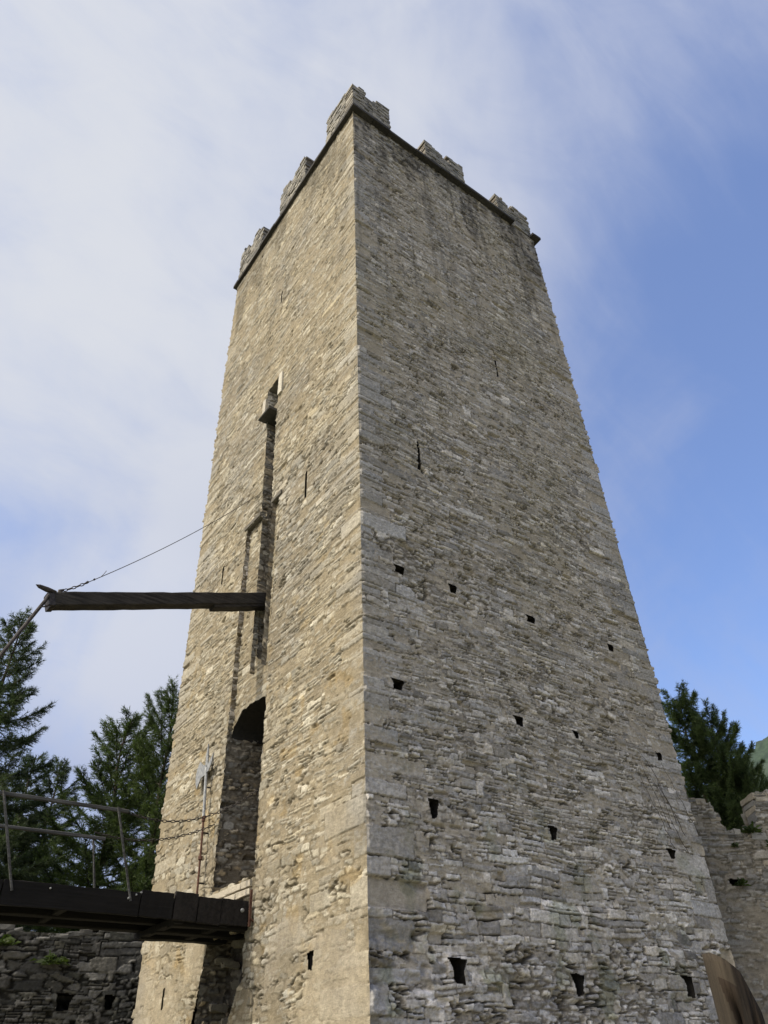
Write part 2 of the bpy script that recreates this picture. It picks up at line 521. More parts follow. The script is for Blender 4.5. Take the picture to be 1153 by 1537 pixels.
def patch(O, du, dv, nn, us, zs, seed, st, quoin=(None, None), width=None, ends=None, holes=(), cuts=(), loops=(), post=None, uo=0., zo=0., jag=.02, tint=None):
    """masonry sheet: returns verts, quads, colours. us / zs: sample positions; z is measured along dv"""
    O = np.array(O, float); du = np.array(du, float); dv = np.array(dv, float); nn = np.array(nn, float)
    U, Z = np.meshgrid(np.asarray(us, np.float32), np.asarray(zs, np.float32))
    H, C = masonry(U + uo, Z + zo, seed, st, width, quoin)
    if post: H, C = post(U, Z, H, C)
    for (hu, hz, hw, hh, dp) in holes:                         # flush stones framing each socket
        r = np.maximum(np.abs(U - hu) - hw * .55, np.abs(Z - hz) - hh * .52)
        k = 1 - sstep(r, .015, .075)
        H = H * (1 - k) + (.006 + .2 * H) * k
    if tint is not None: C = C * tint(U, Z)[..., None]
    D = H[..., None] * nn
    if ends is not None:
        wd = width
        for i, (ue, no) in enumerate(((U, ends[0]), (wd - U, ends[1]))):
            if no is None: continue
            hc = corner_h(Z, 3 + i if False else no[1])
            w = sstep(ue, 0, .06)[..., None]
            D = D * w + (1 - w) * hc[..., None] * (nn + np.array(no[0], float))
    P = O + U[..., None] * du + Z[..., None] * dv + D
    nz, nu = U.shape
    idx = np.arange(nz * nu).reshape(nz, nu)
    q = np.stack([idx[:-1, :-1], idx[:-1, 1:], idx[1:, 1:], idx[1:, :-1]], -1).reshape(-1, 4)
    hcuts = [[(hu - hw*(.38 - .14 * math.sin(hu*5)), hz - hh*.5), (hu + hw*(.36 + .08*math.sin(hz*5)), hz - hh*(.46 - .1*math.cos(hu*9))), (hu + hw*.42, hz), (hu + hw*(.58 - .12 * math.sin(hu*7)), hz + hh*.44), (hu + hw*.1*math.sin(hz*9), hz + hh*.52), (hu - hw*(.60 - .1*math.cos(hz*7)), hz + hh*.5), (hu - hw*.40, hz + hh*.05)] for hu, hz, hw, hh, dp in holes] + list(loops)
    if len(cuts) or len(hcuts):
        cu = .25 * (U[:-1, :-1] + U[1:, 1:] + U[:-1, 1:] + U[1:, :-1]); cz = .25 * (Z[:-1, :-1] + Z[1:, 1:] + Z[:-1, 1:] + Z[1:, :-1])
        ju = cu + jag * vn(cu * 4, cz * 9, 41) + jag * .5 * vn(cu * 3, cz * 24, 42); jz = cz + jag * .8 * vn(cu * 7, cz * 4, 43)
        kill = np.zeros(cu.shape, bool)
        for pl in cuts: kill |= pl(ju, jz) if callable(pl) else in_poly(ju, jz, pl)
        hu_ = cu + .007 * vn(cu * 9, cz * 11, 45); hz_ = cz + .007 * vn(cu * 11, cz * 8, 46)
        for pl in hcuts: kill |= in_poly(hu_, hz_, pl)
        q = q[~kill.ravel()]
    # orient towards the normal
    if np.dot(np.cross(du, dv), nn) < 0: q = q[:, ::-1]
    return P.reshape(-1, 3), q, C.reshape(-1, 3)

def sockets(O, du, nn, holes, col=(.06, .054, .046)):  # near-black lining: the shade inside the sockets is put into the colour
    """stone-lined putlog sockets and loops: five inner faces each"""
    out = []; O = np.array(O, float); col0 = col; du = np.array(du, float); nn = np.array(nn, float); dz = np.array((0, 0, 1.))
    for hu, hz, hw, hh, dp in holes:
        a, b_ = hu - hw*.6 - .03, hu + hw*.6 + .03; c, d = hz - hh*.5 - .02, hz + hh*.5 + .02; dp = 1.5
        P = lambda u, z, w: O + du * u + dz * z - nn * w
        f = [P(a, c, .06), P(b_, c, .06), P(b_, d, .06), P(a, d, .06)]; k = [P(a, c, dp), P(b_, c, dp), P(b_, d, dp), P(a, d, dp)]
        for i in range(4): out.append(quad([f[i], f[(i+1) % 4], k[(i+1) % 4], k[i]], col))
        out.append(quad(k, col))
    return out

def join(parts):
    V = []; F = []; C = []; b = 0
    for v, f, c in parts:
        V.append(v); F.append(f + b); C.append(c); b += len(v)
    V = np.concatenate(V); F = np.concatenate(F); C = np.concatenate(C)
    used = np.unique(F); mp = np.zeros(len(V), np.int64); mp[used] = np.arange(len(used))
    return V[used], mp[F], C[used]

def quad(pts, col=(.03, .028, .025)):
    return np.array(pts, float), np.array([[0, 1, 2, 3]]), np.tile(np.array(col, float), (4, 1))

def lin(a, b, step): return np.linspace(a, b, max(2, int(round((b - a) / step)) + 1))
def rows(z0, z1, a=.0145, k=.00072):
    z = z0; L = [z]
    while z < z1:
        z += a + k * max(0, z); L.append(z)
    L[-1] = z1
    if L[-1] - L[-2] < .003: L.pop(-2)
    return np.array(L)

# ------------------------------------------------------------------ ground, hills
GROUND = -1.6
def build_ground():
    n = 60
    g = np.concatenate([-np.geomspace(900, 14, n // 2), np.linspace(-13, 22, 40), np.geomspace(24, 900, n // 2)])
    X, Y = np.meshgrid(g, g)
    Zg = GROUND + .06 * fbm(X * .5, Y * .5, 90, 4)
    far = sstep(np.hypot(X, Y), 9, 22) * (np.abs(X - 2) < 1e9)
    Zg = Zg + .5 * far * fbm(X * .08, Y * .08, 91, 3)
    mt, t, b = new_mat('grass_and_gravel')
    co = t.n('ShaderNodeTexCoord').outputs['Object']
    a = t.noise(co, .35, 6, .6); c = t.noise(co, 7, 6, .7)
    f = t.ramp(t.math('ADD', t.math('MULTIPLY', a, .7), t.math('MULTIPLY', c, .4)), .42, .68)
    t.t.links.new(t.mix(f, (.34, .30, .23), (.10, .13, .05)), b.inputs['Base Color'])
    b.inputs['Roughness'].default_value = .95
    bump(t, b, c, .8, .04)
    idx = np.arange(X.size).reshape(X.shape)
    q = np.stack([idx[:-1, :-1], idx[:-1, 1:], idx[1:, 1:], idx[1:, :-1]], -1).reshape(-1, 4)
    o = link_mesh('ground', np_mesh('ground', np.stack([X, Y, Zg], -1).reshape(-1, 3), q, smooth=True), mt)
    o['kind'] = 'structure'
build_ground()

def build_hills():
    # wooded mountain side beyond the right-hand wall
    a0, a1 = R(-25), R(75)
    A = np.linspace(a0, a1, 420); D = np.linspace(260, 900, 110)
    AA, DD = np.meshgrid(A, D)
    t_ = (DD - 260) / 640
    az0 = math.atan2(0.451, 0.892)
    prof = np.interp(AA - az0, [-2, -1, -.6, -.25, -.05, .0, .035, .09, .2, .6, 2], [.30, .40, .48, .43, .338, .318, .297, .27, .22, .15, .1])
    top = np.clip(prof, .02, None) * 595
    Zh = GROUND - 4 + (top + 4) * np.clip(t_ * 1.9, 0, 1.0) ** 1.15
    Zh += (3.2 * fbm(AA * 230, DD * .16, 95, 2) + 9 * fbm(AA * 22, DD * .02, 96, 3)) * sstep(t_, 0, .15)
    X = CAM.x + DD * np.cos(AA); Y = CAM.y + DD * np.sin(AA)
    mt, t, b = new_mat('forested_slope')
    co = t.n('ShaderNodeTexCoord').outputs['Object']
    f = t.ramp(t.noise(co, .16, 6, .7), .35, .65)
    f2 = t.ramp(t.noise(co, .022, 4, .6), .4, .62)
    c = t.mix(f, (.018, .034, .024), (.040, .066, .042))
    c = t.mix(t.math('MULTIPLY', f2, .5), c, (.065, .080, .064))
    t.t.links.new(c, b.inputs['Base Color'])
    b.inputs['Roughness'].default_value = 1
    idx = np.arange(X.size).reshape(X.shape)
    q = np.stack([idx[:-1, :-1], idx[:-1, 1:], idx[1:, 1:], idx[1:, :-1]], -1).reshape(-1, 4)
    o = link_mesh('hills', np_mesh('hills', np.stack([X, Y, Zh], -1).reshape(-1, 3), q), mt)
    o['kind'] = 'structure'
build_hills()

# ------------------------------------------------------------------ the tower
WR, WL, ZT = 9.0, 8.91, 27.5
nX, nY = (-1, 0, 0), (0, -1, 0)
zs = np.concatenate([[GROUND - .3, -1.0, -.5], rows(0.0, ZT)])

tower = empty('stone_tower', (0, 0, GROUND), label='tall square grey stone tower with broken swallowtail battlements and a walled-in drawbridge gate', cat='tower')

PAL_R = [(0.428, 0.412, 0.379), (0.467, 0.439, 0.391), (0.324, 0.314, 0.298), (0.459, 0.417, 0.348), (0.512, 0.478, 0.421), (0.355, 0.33, 0.288), (0.47, 0.453, 0.429), (0.24, 0.227, 0.207)]
PAL_L = [(0.33, 0.303, 0.236), (0.399, 0.371, 0.295), (0.266, 0.244, 0.194), (0.36, 0.315, 0.221), (0.295, 0.281, 0.23), (0.421, 0.392, 0.318)]
def hmean(z): return .088 + .055 * float(sstep(np.float32(4.6 - z), 0, 3.5)) + .01
ST_R = dict(h=hmean, l=.34, rel=.034, mortar=lambda U, Z: -.42 + .24 * sstep(Z, 7, 19) - .25 * sstep(2.6 - Z, 0, 1.5),
            mvar=.62, pal=PAL_R, mcol=(.345, .305, .24), bv=.46, miss=.035, film=.10, joint=.55, rag=2.0, void=.085, deep=.9, spk=.46,
            rub=lambda U, Z: -.40 + .52 * sstep(5.2 - Z, 0, 4.2) + .16 * sstep(Z, 10, 20), rs=(.27, .088))
ST_L = dict(h=lambda z: hmean(z) * 1.02, l=.36, rel=lambda U, Z: .030 - .013 * sstep(8 - Z, 0, 5), mortar=lambda U, Z: -.24 + .16 * sstep(Z, 10, 20) + .12 * sstep(7 - Z, 0, 4),
            mvar=.60, pal=PAL_L, mcol=(.234, .198, .134), bv=.30, miss=.006, film=.16, joint=.45, qcol=(.37, .345, .29), rag=1.6, void=.045, spk=.26,
            rub=lambda U, Z: -.16 + .32 * sstep(9 - Z, 0, 7), rs=(.30, .115))
ST_J = dict(h=lambda z: .11, l=.30, rel=.036, mortar=-.45, mvar=.5, pal=[(.30, .28, .235), (.37, .34, .275), (.24, .235, .21), (.40, .32, .20), (.32, .305, .27)],
            mcol=(.19, .165, .125), bv=.45, miss=.02, film=.05, joint=.5, rub=.25, rs=(.22, .10), rag=1.5, spk=.3)
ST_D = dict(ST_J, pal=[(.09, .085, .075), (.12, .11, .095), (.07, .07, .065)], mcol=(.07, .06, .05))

def post_R(U, Z, H, C):
    # deep weathering near the foot, sooty stain below the cornice
    er = sstep(fbm(U * 1.0, Z * 1.9, 61, 4), .02, .42) * sstep(3.5 - Z, 0, 1.3)
    H = H - .075 * er
    hol = sstep(fbm(U * 2.4, Z * 3.6, 67, 3), .12, .45) * sstep(2.5 - Z, 0, .9) * sstep(2.2 - U, 0, 1.2)
    H = H - .10 * hol
    st = sstep(fbm(U * 1.5, Z * .45, 62, 4) + .30 * sstep(Z, 22.5, 27.3) + .34 * sstep(Z, 25.8, 27.4) + .26 * sstep(U, 4.5, 8) * sstep(Z, 22.5, 26.5) + .03, .12, .46) * sstep(Z, 19, 26)
    li = sstep(fbm(U * 5, Z * 6, 63, 4) + .12, .05, .4)
    C = C * (1 - .72 * st * (.40 + .60 * li))[..., None]
    rs = sstep(fbm(U * 4.5, Z * .22, 68, 3) + .18 * fbm(U * 9, Z * 2.0, 69, 3), .16, .45) * sstep(Z, 13, 25)
    C = C * (1 - .32 * rs)[..., None]
    lo = sstep(6.5 - Z, 0, 4)
    C = C * (1 + lo[..., None] * np.array([.10, .11, .14]))
    ol = sstep(fbm(U * .5, Z * .35, 64, 3), -.1, .5) * sstep(Z, 5, 13)
    C = C * (1 - ol[..., None] * np.array([.08, .085, .13]))
    gr = sstep(fbm(U * 2.2, Z * 2.2, 65, 4), .18, .5) * sstep(6 - Z, 0, 4)
    C = C * (1 - gr[..., None] * np.array([.30, .26, .34]))
    lc = sstep(fbm(U * 9, Z * 9, 66, 4), .30, .5)
    C = C + (lc * .05)[..., None]
    return H, C
def post_L(U, Z, H, C):
    st = sstep(fbm(U * 1.3, Z * .35, 72, 4) + .35 * sstep(Z, 22.5, 27.3), .15, .6) * sstep(Z, 17, 25)
    C = C * (1 - .36 * st)[..., None]
    oc = sstep(fbm(U * 1.9, Z * 2.3, 74, 3), .34, .52) * sstep(13 - Z, 0, 6)
    C = C * (1 - oc[..., None] * np.array([-.01, .07, .22]))
    pl = sstep(fbm(U * .8, Z * 1.0, 75, 4) + .55 * sstep(2.6 - Z, 0, 1.4), .12, .42) * sstep(4.6 - Z, 0, 2.5)
    Hs = .002 + .008 * fbm(U * 3, Z * 3, 76, 3)                       # smooth patches of old render near the foot
    H = H * (1 - .75 * pl) + Hs * .75 * pl
    C = C * (1 - .6 * pl)[..., None] + (.6 * pl)[..., None] * np.array([.335, .292, .215]) * (1 + .2 * fbm(U * 4, Z * 4, 77, 4))[..., None]
    gy = sstep(fbm(U * .6, Z * .5, 78, 3), .0, .45)
    C = C * (1 - gy[..., None] * np.array([.12, .10, .04]))
    lt = sstep(fbm(U * 2.6, Z * 5.5, 79, 4), .28, .5)
    C = C * (1 + .16 * lt)[..., None]
    return H, C

holesR = [(.95, 8.36, .20, .20, .45), (2.37, 8.37, .16, .20, .45), (4.69, 8.34, .22, .18, .45), (7.44, 8.38, .17, .18, .45),
          (.76, 5.79, .19, .22, .45), (3.79, 5.75, .19, .20, .45), (5.47, 5.79, .12, .18, .45), (8.28, 5.83, .16, .20, .45),
          (1.39, 3.70, .16, .34, .45), (4.25, 3.66, .15, .27, .45), (7.79, 3.69, .20, .20, .45),
          (1.66, 1.38, .22, .34, .45), (4.27, 1.26, .20, .33, .45), (7.31, 1.33, .20, .33, .45),
          ]
holesR = [(u, z, w * 1.3, h, d) for u, z, w, h, d in holesR]
LOOPR = [[(1.705, 12.36), (1.755, 12.36), (1.770, 11.9), (1.785, 11.42), (1.680, 11.42), (1.690, 11.8)],
         [(5.12, 17.52), (5.175, 17.52), (5.19, 16.80), (5.11, 16.80)]]
LOOPBOX = [(1.73, 11.9, .10, .95, .4), (5.15, 17.17, .05, .70, .3)]
P_right = patch((0, 0, 0), (1, 0, 0), (0, 0, 1), nY, lin(0, WR, .0175), zs, 100, ST_R, quoin=(0, 1), width=WR,
                ends=(((-1, 0, 0), 1), ((1, 0, 0), 2)), holes=holesR, loops=LOOPR, post=post_R)

# west face with the tall drawbridge recess, its slot, the small window and the dark pit under the bridge
REC = [(3.68, 3.25), (5.46, 3.25), (5.48, 12.37), (3.68, 12.37)]
SLOT = [(4.10, 12.30), (4.66, 12.30), (4.76, 15.97), (4.24, 15.97)]
WIN = [(4.22, 16.36), (4.88, 16.36), (4.92, 17.43), (4.23, 17.54)]
PIT = [(3.86, 2.38), (5.46, 2.38), (5.62, 1.75), (5.85, 1.1), (6.0, .3), (6.0, -2), (4.7, -2), (4.55, .6), (4.30, 1.05), (4.02, 1.5), (3.86, 1.62), (3.92, 2.0)]
holesL = [(2.30, 11.8, .10, .85, .35), (4.50, 21.8, .09, .62, .3), (6.82, 11.6, .11, .62, .3), (1.57, 1.62, .17, .26, .4), (7.34, 1.62, .10, .36, .3), (6.53, 26.8, .14, .13, .15)]
P_left = patch((0, 0, 0), (0, 1, 0), (0, 0, 1), nX, lin(0, WL, .0235), zs, 200, ST_L, quoin=(1, 0), width=WL,
               ends=(((0, -1, 0), 1), ((0, 1, 0), 3)), holes=holesL, cuts=(REC, SLOT, WIN, PIT), post=post_L)
RD = .12
def arch(u, z):
    return (np.abs(u - 4.56) < .93) & (z < 6.48 + np.sqrt(np.clip(.93**2 - (u - 4.56)**2, 0, None)) * .58 + .05 * vn(u * 5, u * 0, 3))
SLOT2 = [(4.02, 7.75), (4.54, 8.15), (4.58, 10), (4.60, 13), (4.06, 13)]
P_rec = patch((RD, 3.6, 0), (0, 1, 0), (0, 0, 1), nX, lin(0, 1.95, .022), rows(3.2, 12.45, .017, .0004), 230, dict(ST_L, mortar=-.1), uo=3.6,
              cuts=(lambda u, z: arch(u + 3.6, z), [(a - 3.6, b) for a, b in SLOT2]), post=lambda U, Z, H, C: (H, C * .93))
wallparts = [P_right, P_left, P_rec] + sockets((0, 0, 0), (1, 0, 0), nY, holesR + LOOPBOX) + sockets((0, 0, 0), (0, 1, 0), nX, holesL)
def jamb(y, x0, x1, z0, z1, seed, st=ST_J, face=-1, step=.02, cuts=(), tint=None):
    return patch((x0, y, z0), (1, 0, 0), (0, 0, 1), (0, face, 0), lin(0, x1 - x0, step), lin(0, z1 - z0, step), seed, st, uo=seed * .31, zo=z0, cuts=cuts, tint=tint)
wallparts.append(jamb(5.47, 0.0, RD + .02, 6.9, 12.38, 301, dict(ST_J, pal=PAL_R, mcol=(.25, .21, .15))))     # shallow reveal of the recess
wallparts.append(jamb(5.48, 0.0, 1.7, 3.2, 7.1, 302))                                                          # deep side of the gateway
wallparts.append(patch((0, 4.57, 7.7), (1, 0, 0), (0, 0, 1), (0, -1, 0), lin(0, .75, .02), lin(0, 4.62, .02), 303, ST_J, uo=93., zo=7.7))
wallparts.append(patch((0, 4.65, 12.3), (1, 0, 0), (0, .0305, 1), (0, -1, 0), lin(0, .75, .02), lin(0, 3.6, .02), 311, ST_J, uo=95., zo=12.3))                                                         # side of the slot
wallparts.append(jamb(3.68, 0.0, 1.7, 2.2, 12.4, 304, face=1, step=.05))
wallparts.append(jamb(4.04, 0.0, .75, 7.7, 15.9, 305, face=1, step=.05))
wallparts.append(jamb(4.90, 0.0, .45, 16.3, 17.5, 306, dict(ST_J, h=lambda z: .5, l=.8, mortar=-.2, pal=[(.58, .55, .48)], mcol=(.5, .46, .38))))
# pit under the bridge
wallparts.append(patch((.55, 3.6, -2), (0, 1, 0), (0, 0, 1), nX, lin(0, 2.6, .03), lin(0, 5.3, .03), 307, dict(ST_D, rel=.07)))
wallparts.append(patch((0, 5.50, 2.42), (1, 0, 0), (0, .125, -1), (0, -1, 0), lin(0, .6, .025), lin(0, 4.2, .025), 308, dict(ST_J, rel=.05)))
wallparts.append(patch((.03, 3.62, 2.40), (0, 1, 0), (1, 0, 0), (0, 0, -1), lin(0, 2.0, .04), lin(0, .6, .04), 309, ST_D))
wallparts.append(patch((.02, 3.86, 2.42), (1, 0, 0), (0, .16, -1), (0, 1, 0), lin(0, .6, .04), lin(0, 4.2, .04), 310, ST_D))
# broken stones sticking out of the pit
# near-black backs of the gateway, slot and window, shade put into the colour
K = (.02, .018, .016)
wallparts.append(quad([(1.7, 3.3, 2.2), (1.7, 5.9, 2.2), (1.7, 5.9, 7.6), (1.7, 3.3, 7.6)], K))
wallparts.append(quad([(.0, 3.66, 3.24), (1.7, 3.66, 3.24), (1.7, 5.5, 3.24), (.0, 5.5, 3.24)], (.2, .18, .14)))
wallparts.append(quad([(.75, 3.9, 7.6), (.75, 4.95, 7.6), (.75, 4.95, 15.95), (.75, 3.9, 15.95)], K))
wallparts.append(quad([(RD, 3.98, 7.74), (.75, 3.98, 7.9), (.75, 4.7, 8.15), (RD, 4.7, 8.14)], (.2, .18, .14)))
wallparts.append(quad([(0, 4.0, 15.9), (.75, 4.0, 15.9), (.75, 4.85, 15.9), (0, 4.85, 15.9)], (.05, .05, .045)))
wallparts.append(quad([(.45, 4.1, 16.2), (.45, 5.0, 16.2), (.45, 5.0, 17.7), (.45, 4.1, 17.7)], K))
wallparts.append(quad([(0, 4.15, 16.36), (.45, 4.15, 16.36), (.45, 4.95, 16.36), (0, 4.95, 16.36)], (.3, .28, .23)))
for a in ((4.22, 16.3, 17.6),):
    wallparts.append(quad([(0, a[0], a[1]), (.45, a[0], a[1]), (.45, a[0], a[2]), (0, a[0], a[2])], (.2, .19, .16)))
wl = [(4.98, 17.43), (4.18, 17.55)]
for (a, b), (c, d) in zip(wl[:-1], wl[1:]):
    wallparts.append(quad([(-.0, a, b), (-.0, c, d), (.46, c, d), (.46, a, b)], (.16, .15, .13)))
# barrel vault of the gateway, its unlit darkness painted into the colour
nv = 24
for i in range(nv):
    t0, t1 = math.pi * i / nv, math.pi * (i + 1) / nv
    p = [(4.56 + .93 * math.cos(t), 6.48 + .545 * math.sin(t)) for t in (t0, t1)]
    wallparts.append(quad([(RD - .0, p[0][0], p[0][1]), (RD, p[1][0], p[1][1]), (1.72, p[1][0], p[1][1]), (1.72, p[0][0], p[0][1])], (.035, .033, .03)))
# far sides (never seen from the yard) and the roof terrace
zb = np.array([GROUND - .3, 6, 14, 21, ZT])
wallparts.append(patch((WR, 0, 0), (0, 1, 0), (0, 0, 1), (1, 0, 0), lin(.02, WL - .02, .06), lin(GROUND - .3, ZT, .06), 400, ST_R))
wallparts.append(patch((WR, WL, 0), (-1, 0, 0), (0, 0, 1), (0, 1, 0), lin(.02, WR - .02, .09), lin(GROUND - .3, ZT, .09), 401, ST_L))
wallparts.append(quad([(0, 0, ZT + .05), (WR, 0, ZT + .05), (WR, WL, ZT + .05), (0, WL, ZT + .05)], (.2, .19, .17)))
V, F, C = join(wallparts)
link_mesh('wall', np_mesh('wall', V, F, C), M_STONE, tower)
del V, F, C, P_right, P_left, P_rec, wallparts

# slate string course
def cornice():
    b = MB(); rg = random.Random(5)
    PJ = .21; PL = .14; z0, z1 = ZT - .01, ZT + .13
    def run(L, fn, skip=()):
        a = -PJ
        while a < L + PJ - .05:
            e = min(a + rg.uniform(.55, 1.25), L + PJ)
            if L + PJ - e < .3: e = L + PJ
            if not any(s0 < (a + e) / 2 < s1 for s0, s1 in skip):
                pj = rg.uniform(-.018, .018); dz = rg.uniform(-.008, .008); g = .75 + .5 * rg.random()
                fn(a + .004, e - .004, pj, z0 + dz, z1 + dz + rg.uniform(-.02, .012), (.046 * g, .044 * g, .042 * g))
            a = e
    run(WR, lambda a, e, pj, z0, z1, c: b.box(max(a, -PL), e, -PJ - pj, .25, z0, z1, .008, c, rg), skip=((7.85, 8.45),))
    run(WL, lambda a, e, pj, z0, z1, c: b.box(-PL - pj - .003, .25, max(a, -PJ + .002), min(e, WL + PL), z0 + .003, z1 + .004, .008, c, rg))
    run(WL, lambda a, e, pj, z0, z1, c: b.box(WR - .25, WR + .12 + pj, a, e, z0 + .003, z1 - .004, .008, c, rg))
    run(WR, lambda a, e, pj, z0, z1, c: b.box(max(a, -PL), e, WL - .25, WL + PL + pj, z0 - .003, z1 + .002, .008, c, rg))
    b.build('cornice', M_STONE, tower)
cornice()

# battlements
def stack(b, rg, a0, a1, topf, place, z0, pal, th):
    """coursed stones from a0 to a1 along a run, up to topf(a); place(a0,a1,t0,t1,z0,z1) adds one stone"""
    z = z0
    while z < 30.6:
        h = rg.uniform(.075, .17); a = a0 + rg.uniform(-.03, .03)
        while a < a1 - .04:
            e = a + rg.uniform(.12, .42)
            if a1 - e < .14: e = a1 + rg.uniform(-.035, .03)
            mid = .5 * (a + e)
            tp = topf(mid) + .05
            if z + h * .6 < tp:
                c = pal[rg.randrange(len(pal))]; g = rg.uniform(.62, 1.12)
                c = tuple(x * g for x in c)
                j = rg.uniform(-.022, .022)
                place(a + .006, e - .006, -j, th + rg.uniform(-.015, .015), z + .004, z + h - .006, c)
                place(a + .006, e - .006, .03, th - .03, z - .02, z + h - .02, tuple(x * .6 for x in (.2, .17, .13)))
            a = e
        z += h

def profile(pts):
    xs = [p[0] for p in pts]; zz = [p[1] for p in pts]
    return lambda a: float(np.interp(a, xs, zz))
PAL_M = [(.23, .225, .205), (.29, .275, .24), (.17, .165, .155), (.33, .31, .265), (.25, .235, .205)]
TH = .48
def merlon(runs, seed):
    b = MB(); rg = random.Random(seed)
    for face, pts in runs:
        a0, a1 = pts[0][0], pts[-1][0]
        if face == 'R': pl = lambda p, q, t0, t1, z0, z1, c: b.box(p, q, t0 - .02, t1, z0, z1, .011, c, rg)
        elif face == 'L': pl = lambda p, q, t0, t1, z0, z1, c: b.box(t0 - .02, t1, p, q, z0, z1, .011, c, rg)
        elif face == 'E': pl = lambda p, q, t0, t1, z0, z1, c: b.box(WR - t1, WR - t0 + .02, p, q, z0, z1, .011, c, rg)
        else: pl = lambda p, q, t0, t1, z0, z1, c: b.box(p, q, WL - t1, WL - t0 + .02, z0, z1, .011, c, rg)
        stack(b, rg, a0, a1, profile(pts), pl, ZT + .11, PAL_M, TH)
    return b.build('merlon', M_STONE, tower)
merlon([('R', [(-.01, 29.55), (.35, 29.85), (.62, 29.72), (.78, 29.38), (1.0, 29.4), (1.06, 29.68), (1.45, 29.8), (1.62, 29.75), (1.68, 29.7)]),
        ('L', [(TH, 29.8), (.78, 29.95), (.98, 29.6), (1.15, 29.55), (1.3, 29.95), (1.62, 29.95), (1.76, 29.9)])], 21)
merlon([('R', [(3.36, 29.5), (3.7, 29.45), (4.1, 29.16), (4.38, 29.05), (4.6, 29.12), (4.66, 29.38), (5.2, 29.5), (5.36, 29.4)])], 22)
merlon([('R', [(7.10, 29.28), (7.4, 29.2), (7.75, 28.86), (7.98, 28.84), (8.04, 29.12), (8.75, 29.22), (8.92, 29.15)])], 23)
merlon([('L', [(3.3, 29.5), (3.7, 29.9), (4.1, 29.75), (4.3, 29.36), (4.5, 29.38), (4.6, 29.75), (5.15, 29.7), (5.32, 29.6)])], 24)
merlon([('L', [(6.75, 29.2), (7.1, 29.7), (7.5, 29.75), (7.8, 29.35), (8.05, 29.35), (8.3, 29.85), (8.7, 29.9), (8.88, 29.8)])], 25)
stdp = lambda a0, a1: [(a0, 29.4), (a0 + .5, 29.7), (a0 + .8, 29.3), (a0 + 1.0, 29.3), (a0 + 1.3, 29.7), (a1, 29.4)]
merlon([('E', stdp(3.4, 5.3))], 26)
merlon([('E', stdp(7.1, 8.9))], 27)
merlon([('N', stdp(3.4, 5.3))], 28)

# dressed stones and sills of the west face
for y, z0, z1, w, c in ((4.03, 16.55, 17.45, .22, (.47, .44, .37)), (5.00, 16.20, 17.08, .18, (.42, .39, .33))):
    b = MB()
    b.beam((-.015, y, z0), (-.015, y, z1), w, .09, up=(1, 0, 0), seg=3, j=.006, ch=.01, col=c)
    b.build('window_jamb', M_STONE, tower)
b = MB()
b.beam((-.10, 4.17, 15.985), (-.10, 4.84, 15.985), .36, .085, seg=4, j=.008, ch=.012, col=(.065, .063, .058))
b.build('window_sill', M_STONE, tower)
for y0, y1 in ((3.56, 4.06), (4.68, 5.58)):
    b = MB()
    b.beam((.040, y0, 12.44), (.040, y1, 12.44), .15, .13, seg=3, j=.006, ch=.012, col=(.13, .12, .10))
    b.build('lintel', M_STONE, tower)
# threshold courses of the gateway
b = MB(); rg = random.Random(9)
for k, z in enumerate((2.98, 3.13)):
    y = 3.72
    while y < 5.55:
        e = min(5.58, y + rg.uniform(.4, .8))
        b.beam((.06, y + .01, z), (.06, e - .01, z + .01), .22, .12, seg=2, j=.006, ch=.012, col=(.42, .38, .30))
        y = e
b.build('threshold', M_STONE, tower)
# ragged stones jutting inside the pit
for (y, z, l) in ((4.9, 1.95, .5), (4.45, 1.6, .35), (5.3, 1.3, .5), (4.75, 1.05, .45), (4.6, 2.25, .3), (5.25, 2.05, .3)):
    b = MB(); b.beam((.30, y, z), (.36, y + l * .5, z + .03), .34, .11, seg=2, j=.03, ch=.03, col=(.17, .155, .12)); b.build('broken_stone', M_STONE, tower)

# ------------------------------------------------------------------ drawbridge
br = empty('drawbridge', (0, 4.6, 2.2), label='dark timber footbridge running from the left into the tower gateway', cat='bridge')
rg = random.Random(3)
for y in (3.86, 4.65, 5.42):
    b = MB(); b.beam((-.02, y, 2.56), (-9.0, y, 2.55), .20, .18, seg=24, j=.006, ch=.015)
    b.build('girder', M_BRIDGE, br)
for y in (3.92, 4.65, 5.36):
    b = MB(); b.beam((.3, y, 2.405), (-1.42, y, 2.405), .26, .12, seg=6, j=.008, ch=.02)
    b.build('support_beam', M_BRIDGE, br)
for x, z in ((-1.35, 2.415), (-.5, 2.415), (-3.2, 2.535), (-5.2, 2.535), (-7.2, 2.535)):
    b = MB(); b.beam((x, 3.70, z), (x, 5.56, z), .16 if x > -2 else .12, .10, seg=4, j=.006, ch=.012); b.build('crossbeam', M_BRIDGE, br)
x = -.04; k = 0
while x > -9:
    w = rg.uniform(.17, .25)
    b = MB(); o = rg.uniform(-.03, .035)
    b.beam((x - w/2, 3.70 + o, 2.695 + rg.uniform(-.008, .008)), (x - w/2, 5.58 + o, 2.695), w - .012, .085, seg=4, j=.004, ch=.008)
    b.build('plank', M_PLANK, br)
    x -= w; k += 1
